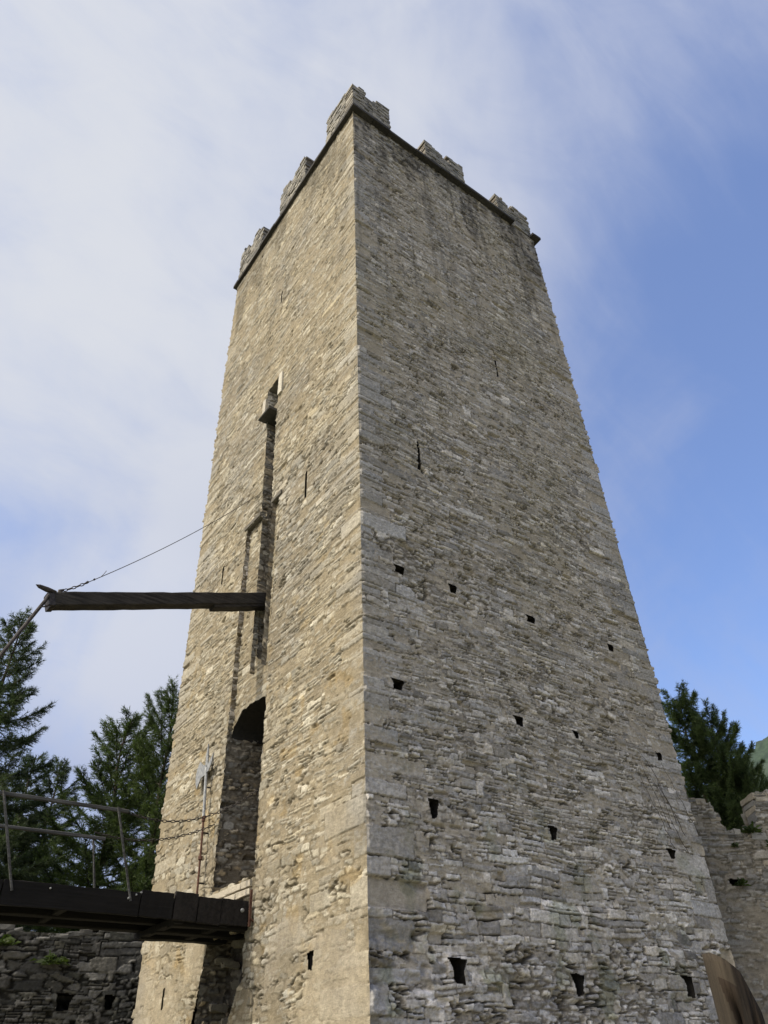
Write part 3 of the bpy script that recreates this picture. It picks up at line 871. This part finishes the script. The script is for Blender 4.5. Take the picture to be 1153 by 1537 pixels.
# side boards near the gate
for (x0, x1, z0, z1, mt) in ((-.10, -.62, 2.38, 2.79, M_PLANK), (-.63, -1.06, 2.37, 2.785, M_PLANK), (-1.08, -1.5, 2.39, 2.83, M_PLANK), (-1.53, -2.1, 2.40, 2.80, M_BRIDGE), (-2.12, -4.3, 2.41, 2.765, M_BRIDGE), (-4.32, -8.9, 2.41, 2.77, M_BRIDGE)):
    b = MB(); b.beam((x0, 3.655, (z0 + z1) / 2), (x1, 3.655, (z0 + z1) / 2 + .01), .06, z1 - z0, seg=8, j=.006, ch=.008)
    b.build('side_board', mt, br)
for (x, z, s) in ((-.22, 2.63, .035), (-2.2, 2.72, .016), (-2.32, 2.66, .018), (-2.12, 2.76, .016), (-3.6, 2.70, .014)):
    b = MB(); b.tube([(x, 3.64, z), (x, 3.60, z), (x, 3.585, z)], [s, s, s * .6], 10); b.build('bolt', M_STEEL, br)
b = MB(); b.beam((-.07, 3.60, 2.38), (-.07, 3.60, 2.98), .05, .03, up=(0, 1, 0), seg=3, j=.003, ch=.006)
b.beam((-.07, 3.60, 2.5), (.04, 3.60, 2.46), .05, .03, seg=2, j=.003, ch=.005); b.build('hinge_strap', M_RUST, br)
for y, x1 in ((3.66, -2.56), (5.56, -2.30)):
    b = MB(); b.beam((x1, y, 4.03), (-9, y, 4.02), .065, .055, seg=14, j=.004, ch=.008); b.build('handrail', M_GREYWOOD, br)
for y, pts in ((3.62, ((-2.76, -2.28), (-4.66, -4.16), (-6.6, -6.1))), (5.60, ((-2.52, -2.20), (-4.45, -4.05), (-6.5, -6.05)))):
    for xt, xb in pts:
        b = MB(); b.beam((xb, y, 2.62), (xt, y, 4.06), .036, .036, up=(0, 1, 0), seg=6, j=.004, ch=.008)
        b.build('rail_post', M_GREYWOOD, br)

# lifting beam with its iron end, above the bridge
bm_ = empty('lifting_beam', (0, 4.4, 9.2), label='long black timber lifting beam jutting out of the slot high on the tower', cat='beam')
b = MB(); b.beam((.7, 4.47, 9.83), (-4.62, 4.30, 7.985), .30, .30, seg=26, j=.008, ch=.018); b.build('timber', M_BEAM, bm_)
b = MB(); b.beam((.7, 4.48, 9.66), (-1.18, 4.42, 9.01), .27, .13, seg=10, j=.009, ch=.018); b.build('packing_timber', M_BEAM, bm_)
b = MB()
b.beam((-4.60, 4.30, 7.99), (-4.70, 4.297, 7.955), .32, .33, seg=1, ch=.02)
b.tube([(-4.60, 4.17, 8.14), (-4.78, 4.13, 8.12), (-4.95, 4.10, 8.13), (-5.02, 4.09, 8.14)], [.03, .055, .04, .004], 8)
b.tube([(-4.66, 4.17, 7.83), (-4.72, 4.14, 7.76), (-4.82, 4.12, 7.70)], [.02, .02, .006], 6)
b.tube([(-4.52, 4.25, 8.15), (-4.52, 4.25, 8.24), (-4.46, 4.25, 8.29)], [.05, .045, .02], 8)
b.build('iron_end', M_IRON, bm_)

# rod from the beam end down towards the far end of the bridge
b = MB()
b.tube([(-4.70, 4.18, 8.05), (-5.25, 4.2, 6.55), (-7.6, 4.2, 2.9)], .036, 8)
o = b.build('lifting_rod', M_IRON); tag(o, 'thick iron rod slanting down from the tip of the lifting beam', 'rod')

def chain_mesh(pts, name, mat, r=.010, ln=.105, wd=.062):
    """real oval links strung along a polyline"""
    P = [Vector(p) for p in pts]; seg = [0]
    for a, c in zip(P[:-1], P[1:]): seg.append(seg[-1] + (c - a).length)
    def at(s):
        for i in range(len(P) - 1):
            if s <= seg[i+1] or i == len(P) - 2:
                return P[i].lerp(P[i+1], (s - seg[i]) / max(1e-6, seg[i+1] - seg[i])), (P[i+1] - P[i]).normalized()
    b = MB(); s = 0; k = 0; st = ln - 2.6 * r
    while s < seg[-1]:
        c, d = at(min(s, seg[-1]))
        sd = d.cross(Vector((0, 0, 1))).normalized(); up = sd.cross(d)
        t = sd if k % 2 == 0 else up
        ring = []
        for i in range(10):
            a = 2 * math.pi * i / 10
            ring.append(c + d * (math.cos(a) * (ln / 2 - r)) + t * (math.sin(a) * (wd / 2 - r)))
        nrm = d.cross(t); vs = []; n = 5
        for i, p in enumerate(ring):
            o_ = (p - c).normalized()
            for j in range(n):
                q = 2 * math.pi * j / n
                vs.append(p + (o_ * math.cos(q) + nrm * math.sin(q)) * r)
        fs = [(i*n + j, i*n + (j+1) % n, ((i+1) % 10)*n + (j+1) % n, ((i+1) % 10)*n + j) for i in range(10) for j in range(n)]
        b.add(vs, fs); s += st; k += 1
    return b
def sag(p, q, s, n=24):
    p = Vector(p); q = Vector(q)
    return [p.lerp(q, i / n) - Vector((0, 0, 4 * s * (i / n) * (1 - i / n))) for i in range(n + 1)]

o = chain_mesh(sag((-2.72, 3.66, 4.06), (.03, 3.75, 4.86), .40), 'chain', M_IRON).build('rail_chain', M_IRON)
tag(o, 'upper of two sagging iron chains, from the near handrail post to the gateway', 'chain', 'guard chains by the gateway')
o = chain_mesh(sag((-2.48, 5.56, 4.12), (-.01, 5.66, 4.62), .22), 'chain', M_IRON).build('rail_chain', M_IRON)
tag(o, 'lower of two sagging iron chains, crossing the sunlit wall below the axe', 'chain', 'guard chains by the gateway')

# stay wire holding the beam
wr = empty('stay_wire', (-4.5, 4.3, 8.25), label='thin wire with a few chain links from the beam tip up to the tower wall', cat='wire')
chain_mesh(sag((-4.50, 4.25, 8.24), (-4.05, 4.3, 8.62), .015, 8), 'chain', M_IRON, .013, .13, .075).build('links', M_IRON, wr)
b = MB(); pts = sag((-4.05, 4.3, 8.62), (-.02, 4.95, 13.25), .16, 30)
b.tube(pts, .0085, 6)
b.tube([pts[0], pts[0] + Vector((.03, 0, .04))], .028, 6); b.tube([pts[1], pts[1] + Vector((.02, 0, .03))], .022, 6)
b.tube([pts[2], pts[2] + Vector((.05, .02, .10)), pts[2] + Vector((.09, .02, .20))], .007, 5)
b.build('wire', M_IRON, wr)

# halberd fixed to the wall beside the gateway
hb = empty('halberd', (-.1, 5.8, 3.2), label='grey iron halberd mounted upright on the sunlit wall beside the gateway', cat='halberd')
b = MB(); b.tube([(-.14, 5.97, 4.80), (-.14, 6.12, 5.95)], .035, 8); b.build('shaft', M_STEEL, hb)
b = MB(); b.tube([(-.14, 5.86, 2.9), (-.14, 5.97, 4.82)], .024, 8); b.tube([(-.14, 5.91, 3.95), (-.14, 5.915, 4.02)], .05, 8); b.tube([(-.14, 5.965, 4.74), (-.14, 5.97, 4.84)], .045, 8)
b.build('lower_rod', M_RUST, hb)
b = MB()
def plate(b, out, x, th):
    n = len(out)
    vs = [(x - th, y, z) for y, z in out] + [(x + th, y, z) for y, z in out]
    fs = [tuple(range(n)), tuple(range(2*n - 1, n - 1, -1))] + [(i, i + n, (i+1) % n + n, (i+1) % n) for i in range(n)]
    b.add(vs, fs)
plate(b, [(6.10, 6.02), (6.30, 6.05), (6.50, 6.20), (6.62, 6.06), (6.66, 5.90), (6.63, 5.74), (6.54, 5.58), (6.36, 5.78), (6.10, 5.80)], -.14, .012)
plate(b, [(6.13, 6.0), (5.98, 6.04), (5.80, 6.20), (5.86, 5.98), (5.98, 5.84), (6.13, 5.82)], -.14, .012)
plate(b, [(6.05, 6.0), (6.17, 6.0), (6.19, 6.25), (6.15, 6.52), (6.09, 6.25)], -.14, .014)
b.build('axe_blade', M_STEEL, hb)
for z, y in ((5.5, 6.06), (4.5, 5.95), (3.5, 5.895)):
    b = MB(); b.beam((.0, y, z), (-.16, y, z), .03, .03, ch=.005); b.build('wall_bracket', M_IRON, hb)

# ------------------------------------------------------------------ ruined walls
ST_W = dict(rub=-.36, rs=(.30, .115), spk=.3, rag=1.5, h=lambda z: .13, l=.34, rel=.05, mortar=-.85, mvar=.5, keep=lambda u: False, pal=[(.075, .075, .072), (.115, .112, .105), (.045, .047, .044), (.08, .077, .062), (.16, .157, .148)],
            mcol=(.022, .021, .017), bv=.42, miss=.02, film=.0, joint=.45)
ST_W2 = dict(rub=-.2, rs=(.28, .10), spk=.3, rag=1.5, keep=lambda u: u > 3.3, h=lambda z: .11, l=.34, rel=.04, mortar=lambda U, Z: -.6 + .45 * sstep(3.6 - Z, 0, 1.2), mvar=.5,
             pal=[(.225, .22, .20), (.30, .285, .255), (.18, .178, .17), (.29, .26, .205), (.26, .255, .235)],
             mcol=(.205, .182, .142), bv=.36, miss=.012, film=.15, joint=.45)

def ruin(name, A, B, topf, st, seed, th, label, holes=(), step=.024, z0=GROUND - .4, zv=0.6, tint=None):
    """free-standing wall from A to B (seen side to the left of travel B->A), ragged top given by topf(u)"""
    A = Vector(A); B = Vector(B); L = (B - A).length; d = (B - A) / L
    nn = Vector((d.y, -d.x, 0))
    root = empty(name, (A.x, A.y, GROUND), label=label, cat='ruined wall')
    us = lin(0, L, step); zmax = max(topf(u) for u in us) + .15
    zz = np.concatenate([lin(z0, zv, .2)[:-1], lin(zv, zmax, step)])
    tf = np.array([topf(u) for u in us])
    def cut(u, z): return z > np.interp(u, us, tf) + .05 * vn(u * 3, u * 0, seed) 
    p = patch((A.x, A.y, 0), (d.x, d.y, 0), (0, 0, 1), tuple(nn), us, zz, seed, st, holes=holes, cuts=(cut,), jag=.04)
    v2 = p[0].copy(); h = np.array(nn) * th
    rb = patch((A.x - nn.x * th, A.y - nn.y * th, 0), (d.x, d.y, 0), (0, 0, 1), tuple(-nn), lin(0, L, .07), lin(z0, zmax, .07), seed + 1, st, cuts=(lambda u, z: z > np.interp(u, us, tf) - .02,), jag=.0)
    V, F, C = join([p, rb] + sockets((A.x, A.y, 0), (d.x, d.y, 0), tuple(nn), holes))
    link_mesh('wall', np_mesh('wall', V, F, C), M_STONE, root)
    # loose coping stones along the broken top, and core
    b = MB(); rg = random.Random(seed)
    u = 0.0
    while u < L - .1:
        w = rg.uniform(.14, .42); e = min(L, u + w); t = min(topf(u + .03), topf(e - .03), topf((u + e) / 2))
        c0 = A + d * u; c1 = A + d * e
        off = -nn * (th / 2)
        g = rg.uniform(.7, 1.2); col = tuple(x * g for x in st['pal'][rg.randrange(len(st['pal']))])
        hh = rg.uniform(.07, .16)
        for k in range(3):
            o_ = -nn * (th * (.18 + .32 * k)) + nn * rg.uniform(-.02, .03)
            b.beam(c0 + o_ + Vector((0, 0, t - .02 + hh/2 - .03)), c1 + o_ + Vector((0, 0, t - .02 + hh/2 - .03 + rg.uniform(-.02, .02))), th * .34, hh * rg.uniform(.8, 1.2), seg=2, j=.014, ch=.018, col=col)
        for k in range(1):
            zz_ = t - .55
            if st['keep'](.5 * (u + e)): zz_ = t - 1.3
            g2_ = 1
            while zz_ < t - .12:                                     # hearting of the wall, course by course
                h_ = min(rg.uniform(.10, .2), t - .08 - zz_)
                g2_ = rg.uniform(.7, 1.2)
                col2 = tuple(x * g2_ for x in st['pal'][rg.randrange(len(st['pal']))])
                b.beam(c0 + off + Vector((0, 0, zz_ + h_/2)), c1 + off + Vector((0, 0, zz_ + h_/2)), th * .8, h_ - .012, j=.02, ch=.015, col=col2)
                zz_ += h_
        u = e
    b.build('coping', M_STONE, root)
    return root

topL = lambda u: 3.14 + .16 * float(fbm(np.float32(u * .9), np.float32(1.3), 5, 3)) + .12 * float(vn(np.float32(u * 3.1), np.float32(.2), 8))
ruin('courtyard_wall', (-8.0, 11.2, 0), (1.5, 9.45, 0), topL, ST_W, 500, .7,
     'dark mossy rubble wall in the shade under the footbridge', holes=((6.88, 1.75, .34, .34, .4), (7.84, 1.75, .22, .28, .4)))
def topR(u):
    # steps down from the tower, low sill, then the next battlement rises
    v = float(np.interp(u, [0, 1.9, 2.47, 2.55, 2.68, 3.32, 3.36, 3.52, 3.66, 6.9], [5.4, 5.30, 5.27, 5.0, 4.50, 4.42, 4.5, 5.05, 5.46, 5.5]))
    return v + .07 * float(vn(np.float32(u * 4.2), np.float32(.4), 9))
ruin('curtain_wall', (8.4, 1.75, 0), (14.2, -2.1, 0), topR, ST_W2, 520, .7,
     'sunless rubble curtain wall with a broken battlement joining the right side of the tower', holes=((2.53, 3.45, .36, .16, .35),))

# ------------------------------------------------------------------ trees
def conifer(seed, h, spread, up=.0, per_m=6.0, z_low=.06, bushy=1.0, needle=.10, top_pow=.85):
    """tapered trunk with limbs; crown of thousands of needle tufts along drooping twigs. origin at the foot"""
    rg = np.random.RandomState(seed)
    tb = MB(); n = 14
    wob = [(.06 * math.sin(i * 1.3 + seed) * i / n, .06 * math.cos(i * 1.7 + seed) * i / n) for i in range(n + 1)]
    tb.tube([(wob[i][0], wob[i][1], h * i / n) for i in range(n + 1)], [.012 + .0125 * h * (1 - i / n) ** .9 for i in range(n + 1)], 9)
    S = []; E_ = []; NW = []
    nb = int(h * per_m)
    for k in range(nb):
        f = z_low + (1 - z_low) * ((k + rg.rand()) / nb)
        z = f * h * .985
        L = (spread * (1 - f) ** top_pow * rg.uniform(.62, 1.18) + .22)
        az = k * 2.39996 + rg.uniform(-.5, .5)
        d = np.array([math.cos(az), math.sin(az), 0]); sd = np.array([-d[1], d[0], 0])
        a = np.interp(f, [0, .5, .85, 1], [-.30 + up, -.10 + up, .35 + up, 1.3]); c = rg.uniform(.16, .42)
        m = 7; T_ = np.linspace(0, 1, m)
        base = np.array([0, 0, z])
        bend = rg.uniform(-.18, .18)
        pts = base + np.outer(T_ * L, d) + np.outer(T_**2 * L * bend, sd)
        pts[:, 2] += L * (a * T_ - .22 * np.sin(T_ * 2.6) * (1 - f) + c * T_**3)
        tb.tube([tuple(p) for p in pts], [.010 + .014 * L * (1 - t) ** 1.1 for t in T_], 5, cap=False)
        nt_ = int((15 + 40 * L) * bushy)
        t = rg.uniform(.10, 1.0, nt_) ** .8
        P0 = np.stack([np.interp(t, T_, pts[:, i]) for i in range(3)], -1)
        side = np.where(rg.rand(nt_) < .5, -1, 1)
        ang = rg.uniform(.25, 1.15, nt_) * side
        l = (.16 + .42 * L * (1.05 - t) * rg.uniform(.4, 1.0, nt_)) * 1.0
        l = np.minimum(l, .95)
        dd = np.cos(ang)[:, None] * d + np.sin(ang)[:, None] * sd
        dd[:, 2] += rg.uniform(-.70, .40, nt_) + up * .8 + .55 * t * t
        P1 = P0 + dd * l[:, None]
        S.append(P0); E_.append(P1)
        # tip of the branch itself
        S.append(pts[-2:-1]); E_.append(pts[-1:] + (d * .12)[None])
    S.append(np.array([[0, 0, h * .94]] * 5)); E_.append(np.array([[0, 0, h * 1.0]] * 5) + rg.normal(0, .06, (5, 3)))
    S = np.concatenate(S); E_ = np.concatenate(E_)
    Ln = np.linalg.norm(E_ - S, axis=1)
    cnt = np.maximum(4, (Ln / .0165).astype(int))
    idx = np.repeat(np.arange(len(S)), cnt)
    N = len(idx)
    t = rg.rand(N)
    ax = (E_ - S) / np.maximum(Ln, 1e-5)[:, None]
    P = S[idx] + (E_ - S)[idx] * t[:, None]
    P[:, 2] -= .10 * (t ** 2) * Ln[idx]
    dirv = ax[idx] * .75 + rg.normal(0, .55, (N, 3)); dirv[:, 2] += .12
    dirv /= np.linalg.norm(dirv, axis=1)[:, None]
    ln = 1.35 * needle * rg.uniform(.6, 1.3, N)
    w = np.cross(dirv, rg.normal(0, 1, (N, 3))); w /= np.linalg.norm(w, axis=1)[:, None]
    w *= (.0092 * rg.uniform(.7, 1.4, N))[:, None]
    V = np.stack([P - w, P + w, P + dirv * ln[:, None]], 1).reshape(-1, 3)
    F = np.arange(3 * N).reshape(-1, 3)
    tone = np.repeat((.72 + .55 * rg.rand(len(S)))[idx], 3)
    C = np.stack([tone * 1.03, tone, tone * .92], -1)
    return tb, np_mesh('crown', V, F, C)

def plant_tree(name, x, y, seed, label, h, spread, mat, group, **kw):
    r = empty(name, (x, y, GROUND), label=label, cat='tree', group=group)
    tb, cm = conifer(seed, h, spread, **kw)
    me = bpy.data.meshes.new('trunk'); me.from_pydata(tb.v, [], tb.f); me.update()
    for nm, m_, mt in (('trunk', me, M_BARK), ('crown', cm, mat)):
        o = bpy.data.objects.new(nm, m_); COL.objects.link(o); m_.materials.append(mt); o.parent = r
    return r
def copy_tree(src, x, y, rot, sc, label):
    r = src.copy(); COL.objects.link(r); r.location = (x, y, GROUND); r.rotation_euler = (0, 0, rot); r.scale = sc; r['label'] = label
    for ch in list(src.children):
        c = ch.copy(); COL.objects.link(c); c.parent = r
    return r
GL = 'conifers beyond the courtyard wall on the left'; GR = 'conifers beyond the curtain wall on the right'
t1 = plant_tree('spruce_tree', -3.5, 15.82, 41, 'tall dark spruce at the left edge, its tip crossed by the iron rod', 15.2, 4.4, M_NEEDLE, GL, per_m=8.0, bushy=1.05)
t2 = plant_tree('larch_tree', 1.9, 14.5, 42, 'bushy larch directly against the left edge of the tower', 13.0, 2.7, M_LARCH, GL, up=.50, per_m=8.5, needle=.10, bushy=.95, top_pow=.62)
copy_tree(t2, 1.15, 16.9, 2.1, (1.15, 1.15, .975), 'slim larch just left of the one touching the tower, with the rounder top').name = 'larch_tree'
copy_tree(t1, -1.0, 20.5, 1.2, (.95, .95, .80), 'shorter dark spruce filling the gap between the tall spruce and the larches').name = 'spruce_tree'
copy_tree(t1, .2, 21.5, 4.4, (.9, .9, .82), 'dark spruce standing behind the two larches beside the tower').name = 'spruce_tree'
copy_tree(t1, -3.0, 24.0, 5.4, (1.1, 1.1, .98), 'farthest dark spruce, seen through the bridge rails').name = 'spruce_tree'
copy_tree(t1, -6.6, 17.5, 3.3, (1, 1, .72), 'low spruce cut off by the left edge of the picture, above the bridge rails').name = 'spruce_tree'
t3 = plant_tree('larch_tree', 23.07, 8.02, 43, 'tallest larch on the right, its top beside the tower edge', 15.2, 3.4, M_LARCH, GR, up=.12, per_m=8.5, needle=.12, bushy=1.35, top_pow=.50)
copy_tree(t3, 22.9, 6.7, 1.7, (.85, .85, .91), 'middle larch of the three above the gap in the curtain wall').name = 'larch_tree'
copy_tree(t3, 22.5, 5.75, 3.9, (.58, .58, .76), 'lowest larch on the right, in front of the wooded hillside').name = 'larch_tree'

# ------------------------------------------------------------------ weeds and dry creepers
def weed(x, y, z, seed, r, n, label, hang=0.0):
    rg = np.random.RandomState(seed)
    root = rg.normal(0, r * .35, (n, 3)); root[:, 2] = np.abs(root[:, 2]) * .5
    d = rg.normal(0, 1, (n, 3)); d[:, 2] = np.abs(d[:, 2]) * (1 - 2 * hang) + .2 * (1 - 2 * hang)
    d /= np.linalg.norm(d, axis=1)[:, None]
    L = r * rg.uniform(.4, 1.2, n)
    w = np.cross(d, rg.normal(0, 1, (n, 3))); w /= np.linalg.norm(w, axis=1)[:, None]; w *= (L * .16)[:, None]
    m_ = root + d * (L * .55)[:, None]; tip = root + d * L[:, None]; tip[:, 2] -= .25 * L
    V = np.stack([root, m_ + w, tip, m_ - w], 1).reshape(-1, 3); F = np.arange(4 * n).reshape(-1, 4)
    t = np.repeat(.7 + .6 * rg.rand(n), 4)
    o = link_mesh('weed', np_mesh('weed', V, F, np.stack([t, t, t * .8], -1)), M_WEED)
    o.location = (x, y, z)
    tag(o, label, 'weed', 'weeds rooted in the ruined walls')
A_, B_ = Vector((8.4, 1.75, 0)), Vector((14.2, -2.1, 0)); D_ = (B_ - A_).normalized(); N_ = Vector((D_.y, -D_.x, 0))
for u, z, s, r, n, lb in ((3.25, 4.50, 1, .22, 90, 'yellow-green weed in the notch of the right-hand wall, at the foot of its battlement'),
                          (3.75, 4.15, 2, .20, 70, 'green weed on the wall face below the right-hand battlement'),
                          (2.64, 3.37, 3, .16, 60, 'weed growing out of the hole in the right-hand wall'),
                          (2.75, 4.20, 4, .12, 40, 'small tuft in a joint below the notch of the right-hand wall')):
    p = A_ + D_ * u + N_ * .03
    weed(p.x, p.y, z, s, r, n, lb)
A_, B_ = Vector((-8.0, 11.2, 0)), Vector((1.5, 9.45, 0)); D_ = (B_ - A_).normalized(); N_ = Vector((D_.y, -D_.x, 0))
for u, z, s, r, n, lb in ((5.35, 2.80, 5, .26, 90, 'leafy weed hanging over the left end of the shaded courtyard wall'),
                          (6.5, 2.45, 8, .28, 80, 'small weed low on the courtyard wall between two stone courses')):
    p = A_ + D_ * u + N_ * .05
    weed(p.x, p.y, z, s, r, n, lb, .25)

rg = random.Random(12)
vine = empty('dry_creeper', (8.6, -.05, 3.5), label='leafless dry creeper clinging to the lower right edge of the tower', cat='creeper')
for k in range(6):
    x = rg.uniform(7.9, 8.95); z = rg.uniform(3.6, 4.4); dx = rg.uniform(-.75, -.35); pts = []
    for i in range(14):
        pts.append((x, -.035 - .02 * rg.random(), z)); z += rg.uniform(.08, .15); x += dx * .10 + rg.uniform(-.05, .05)
    b = MB(); b.tube(pts, [.0065 - .0003 * i for i in range(14)], 5); b.build('stem', M_BARK, vine)

# ------------------------------------------------------------------ old split post in the foreground
def post():
    root = empty('wooden_post', (-3.592, -7.80, GROUND), label='thick weathered brown wooden post with a hollow rotten side', cat='post')
    # right/left as seen from the yard
    view = Vector((-3.592 - CAM.x, -7.80 - CAM.y, 0)).normalized(); rt = Vector((view.y, -view.x, 0))
    for nm, mt, dark in (('post_body', M_LOG, False),):
        n, mz = 120, 70; V = []; Fq = []
        for j in range(mz + 1):
            t = j / mz
            for i in range(n):
                a = 2 * math.pi * i / n            # a = 0 points right, pi/2 points away from the yard
                ca, sa = math.cos(a), math.sin(a)
                rx = .086 * (1 + .04 * float(vn(np.float32(a * 2.2), np.float32(t * 3), 3)) + .05 * float(vn(np.float32(a * 7), np.float32(t * 1.5), 4)) + .025 * float(vn(np.float32(a * 19), np.float32(t * 2.5), 5)))
                lx = ca * rx * (1.0 if ca < 0 else 1.0); ly = sa * rx * .85
                ztop = .418 - GROUND - max(0, (lx + .06)) * .42 - 3.6 * max(0, lx + .05) ** 2 - max(0, lx - .05) * 2.2
                z = ztop * t
                # the right side narrows towards the top
                if ca > 0: lx *= 1 - .12 * max(0, (z - 1.55)) / .45
                # hollow: a groove cut into the yard side right of centre
                g = math.exp(-((a - 4.62) / .30) ** 2) * float(sstep(np.float32(1.88 - .10 * (a - 4.7) - z), 0, .10))
                g2 = math.exp(-((a - 5.45) / .16) ** 2) * float(sstep(np.float32(1.84 - z), 0, .2)) * .7
                k = 1 - .78 * max(g, g2)
                lx *= k; ly *= k
                V.append(rt * lx + view * ly + Vector((0, 0, z)))
        for j in range(mz):
            for i in range(n):
                Fq.append((j*n + i, j*n + (i+1) % n, (j+1)*n + (i+1) % n, (j+1)*n + i))
        me = bpy.data.meshes.new(nm)
        top = tuple(range(mz*n, mz*n + n))
        me.from_pydata([tuple(v) for v in V], [], Fq + [top])
        me.polygons.foreach_set('use_smooth', np.ones(len(me.polygons), bool)); me.polygons[len(me.polygons) - 1].use_smooth = False
        me.materials.append(M_LOG); me.materials.append(M_LOGDARK)
        for p in me.polygons:
            i = p.index % n; a = 2 * math.pi * i / n
            if p.index < mz * n and (4.22 + .16 * math.sin(p.index // n * .35) < a or a < 1.2) and (p.index // n < mz - 3 or a > 4.9 or a < 1.2): p.material_index = 1
        me.update()
        o = bpy.data.objects.new(nm, me); COL.objects.link(o); o.parent = root
post()
